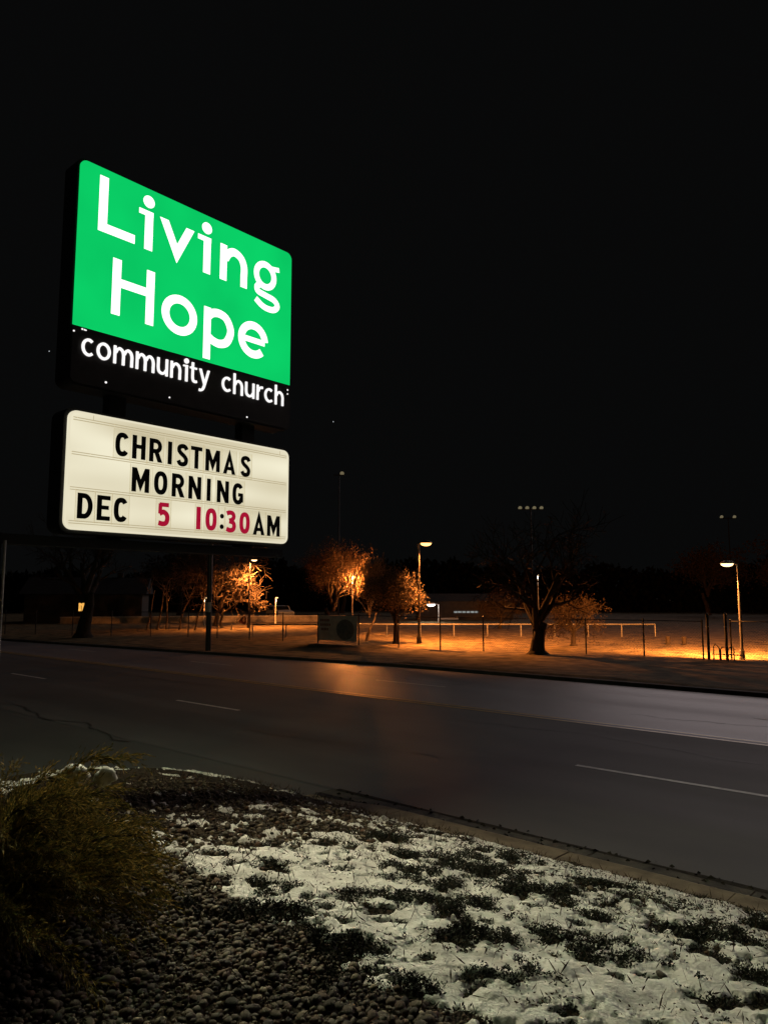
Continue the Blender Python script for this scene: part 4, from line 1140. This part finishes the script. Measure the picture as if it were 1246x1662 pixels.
M['leaf_dark'] = rnd_mat('dark_green_leaves', [(.022, .022, .013), (.07, .052, .028), (.20, .14, .085), (.04, .032, .018)], .8, .2, use_obj=False)
tree('bare_tree', (-49.2, 36.2, .1), 'bare spreading tree lit orange under the lamp behind the dark pole', 2.4, .20, 3, 5, .95, .12, (6, 4, 4, 3, 3), limb=2.5, bark='bark', twig_r=.02)
tree('bare_tree', (-47.2, 35.2, .1), 'low bare tree with orange twigs just left of the lamp', 1.3, .11, 9, 5, 1.0, .05, (6, 4, 4, 3, 2), limb=1.9, twig_r=.02)
for i, (x, y, s_, ln, hh) in enumerate(((-47.9, 29.3, 21, (.02, .02), 2.6), (-47.4, 29.8, 22, (.14, .12), 2.9), (-46.9, 30.2, 23, (-.02, .06), 2.5), (-46.3, 30.9, 24, (.2, .2), 2.2), (-45.4, 31.6, 26, (.10, .2), 2.6))):
    tree('bare_tree', (x, y, .1), ['leftmost straight thin trunk of the bare tree clump', 'second thin leaning trunk from the left in the bare tree clump', 'third thin upright trunk in the bare tree clump', 'fourth thin trunk of the clump leaning right', 'rightmost thin trunk of the clump just left of the dark pole'][i],
         hh, .065, s_, 4, .8, .5, (4, 3, 3, 2), ln, bark='pale_bark', limb=1.0, twig_r=.010, group='thin bare trees in the left clump')
tree('leafy_tree', (-33.25, 33.35, .1), 'big leafy tree lit orange on its right side behind the fence', 1.6, .20, 5, 4, .8, .45, (7, 5, 4, 3), leaves='leaf_tan', limb=2.1, leafn=22, leafs=(.045, .10), clump=.5)
tree('bare_tree', (-27.45, 30.15, .1), 'small bare tree with leaning pale trunk right of the banner', 1.5, .075, 8, 4, .50, .8, (7, 4, 4, 3), (.10, .05), bark='pale_bark', twig='pale_bark', limb=1.65, twig_r=.013)
tree('leafy_tree', (-24.63, 29.24, .1), 'dark leafy tree with some lit leaves just left of the orange lamp', 1.25, .13, 15, 4, .75, .45, (7, 5, 4, 3), leaves='leaf_dark', limb=1.30, leafn=14, leafs=(.05, .11), clump=.38)
tree('bare_tree', (-15.85, 28.07, .1), 'large dark tree with thick forked trunk in front of the fence', 1.25, .33, 31, 5, .85, .35, (5, 4, 4, 3, 3), limb=2.4, twig_r=.010, twig='bark')
tree('leafy_tree', (-17.16, 33.92, .1), 'low broad tree standing in the lit field behind the forked tree', .8, .14, 41, 4, 1.25, .02, (7, 4, 4, 3), leaves='leaf_dim', limb=1.15, leafn=4, leafs=(.05, .10), clump=.3, twig='bark')
tree('leafy_tree', (-29.9, 47.5, .1), 'distant low tree with dim reddish crown beyond the pipe rail', .9, .14, 43, 4, 1.1, .1, (6, 4, 4, 3), leaves='leaf_dim', limb=1.2, leafn=5, leafs=(.06, .12), clump=.35, twig='bark')
tree('bare_tree', (-42.0, 21.5, .1), 'thick dark trunked tree on the verge at far left', 2.4, .42, 51, 5, .8, .4, (5, 4, 3, 3, 3), limb=2.4, twig='bark', twig_r=.012)
# dark trees far beyond the field
for i, (x, y, s_, hh, lb) in enumerate(((-30, 95, 61, 2.5, 'far dark tree at the left end of the right tree line'), (-22, 97, 62, 3.2, 'far dark tree second from left in the right tree line'), (-13, 96, 63, 2.8, 'far dark tree in the middle of the right tree line'),
                                       (-4, 98, 64, 3.4, 'far dark tree behind the right street lamp'), (5, 96, 65, 2.7, 'far dark tree at the right end of the tree line'), (-78, 52, 66, 2.5, 'far dark tree behind the house with the lit window'), (-70, 72, 67, 2.8, 'far dark tree behind the parked car'))):
    tree('far_tree', (x, y, .1), lb, hh, .3, s_, 4, .8, .4, (6, 4, 4, 3), leaves='leaf_dim', twig='bark', limb=3.0, leafn=5, leafs=(.2, .4), clump=1.0, group='dark trees beyond the field')

# the wood that closes the view behind the park
rg = np.random.default_rng(99); n = 36000
az = rg.uniform(R(-34), R(34), n); D_ = rg.uniform(112, 135, n)
th = R(41) - az; hx = az * 40
top = 4.6 + 5.0 * fbm(hx * .35, hx * 0 + 3, 4, 5) + 2.0 * (fbm(hx * 2.2, hx * 0 + 9, 3, 6) - .5) - 2.2 * ss(-.1, -.5, az)
hz = top * rg.random(n) ** 1.15
base = np.stack([-np.sin(th) * D_, np.cos(th) * D_, hz], -1)
V, Fq = leaf_quads(base, rg.normal(0, 1, (n, 3)), rg.uniform(.5, 1.3, n), rg.uniform(.4, .9, n), rg.uniform(0, 6.28, n))
tag(np_mesh('far_wood', V, Fq, rnd_mat('far_foliage', [(.004, .005, .003), (.012, .012, .008), (.007, .006, .004)], 1, 0, use_obj=False)), 'dark mass of trees far behind the park', 'woods', kind='stuff')

# ================================================================== stars
for a, e, lb in ((-24.3, 26.2, 'tiny star left of the green sign panel'), (-25.0, 17.0, 'tiny star just left of the small white letters'), (-4.0, 13.3, 'tiny star right of the gap between the two cabinets')):
    az = R(41) - R(a); el = R(e); D_ = 1500
    p = (-math.sin(az) * math.cos(el) * D_, math.cos(az) * math.cos(el) * D_, 2.6 + math.sin(el) * D_)
    bm = bmesh.new(); bmesh.ops.create_icosphere(bm, subdivisions=1, radius=1.1); me = bpy.data.meshes.new('star'); bm.to_mesh(me); bm.free()
    me.materials.append(bpy.data.materials.get('starlight') or emission('starlight', (.8, .85, .9), .6))
    o = bpy.data.objects.new('star', me); COL.objects.link(o); o.location = p; tag(o, lb, 'star', 'stars in the black sky')
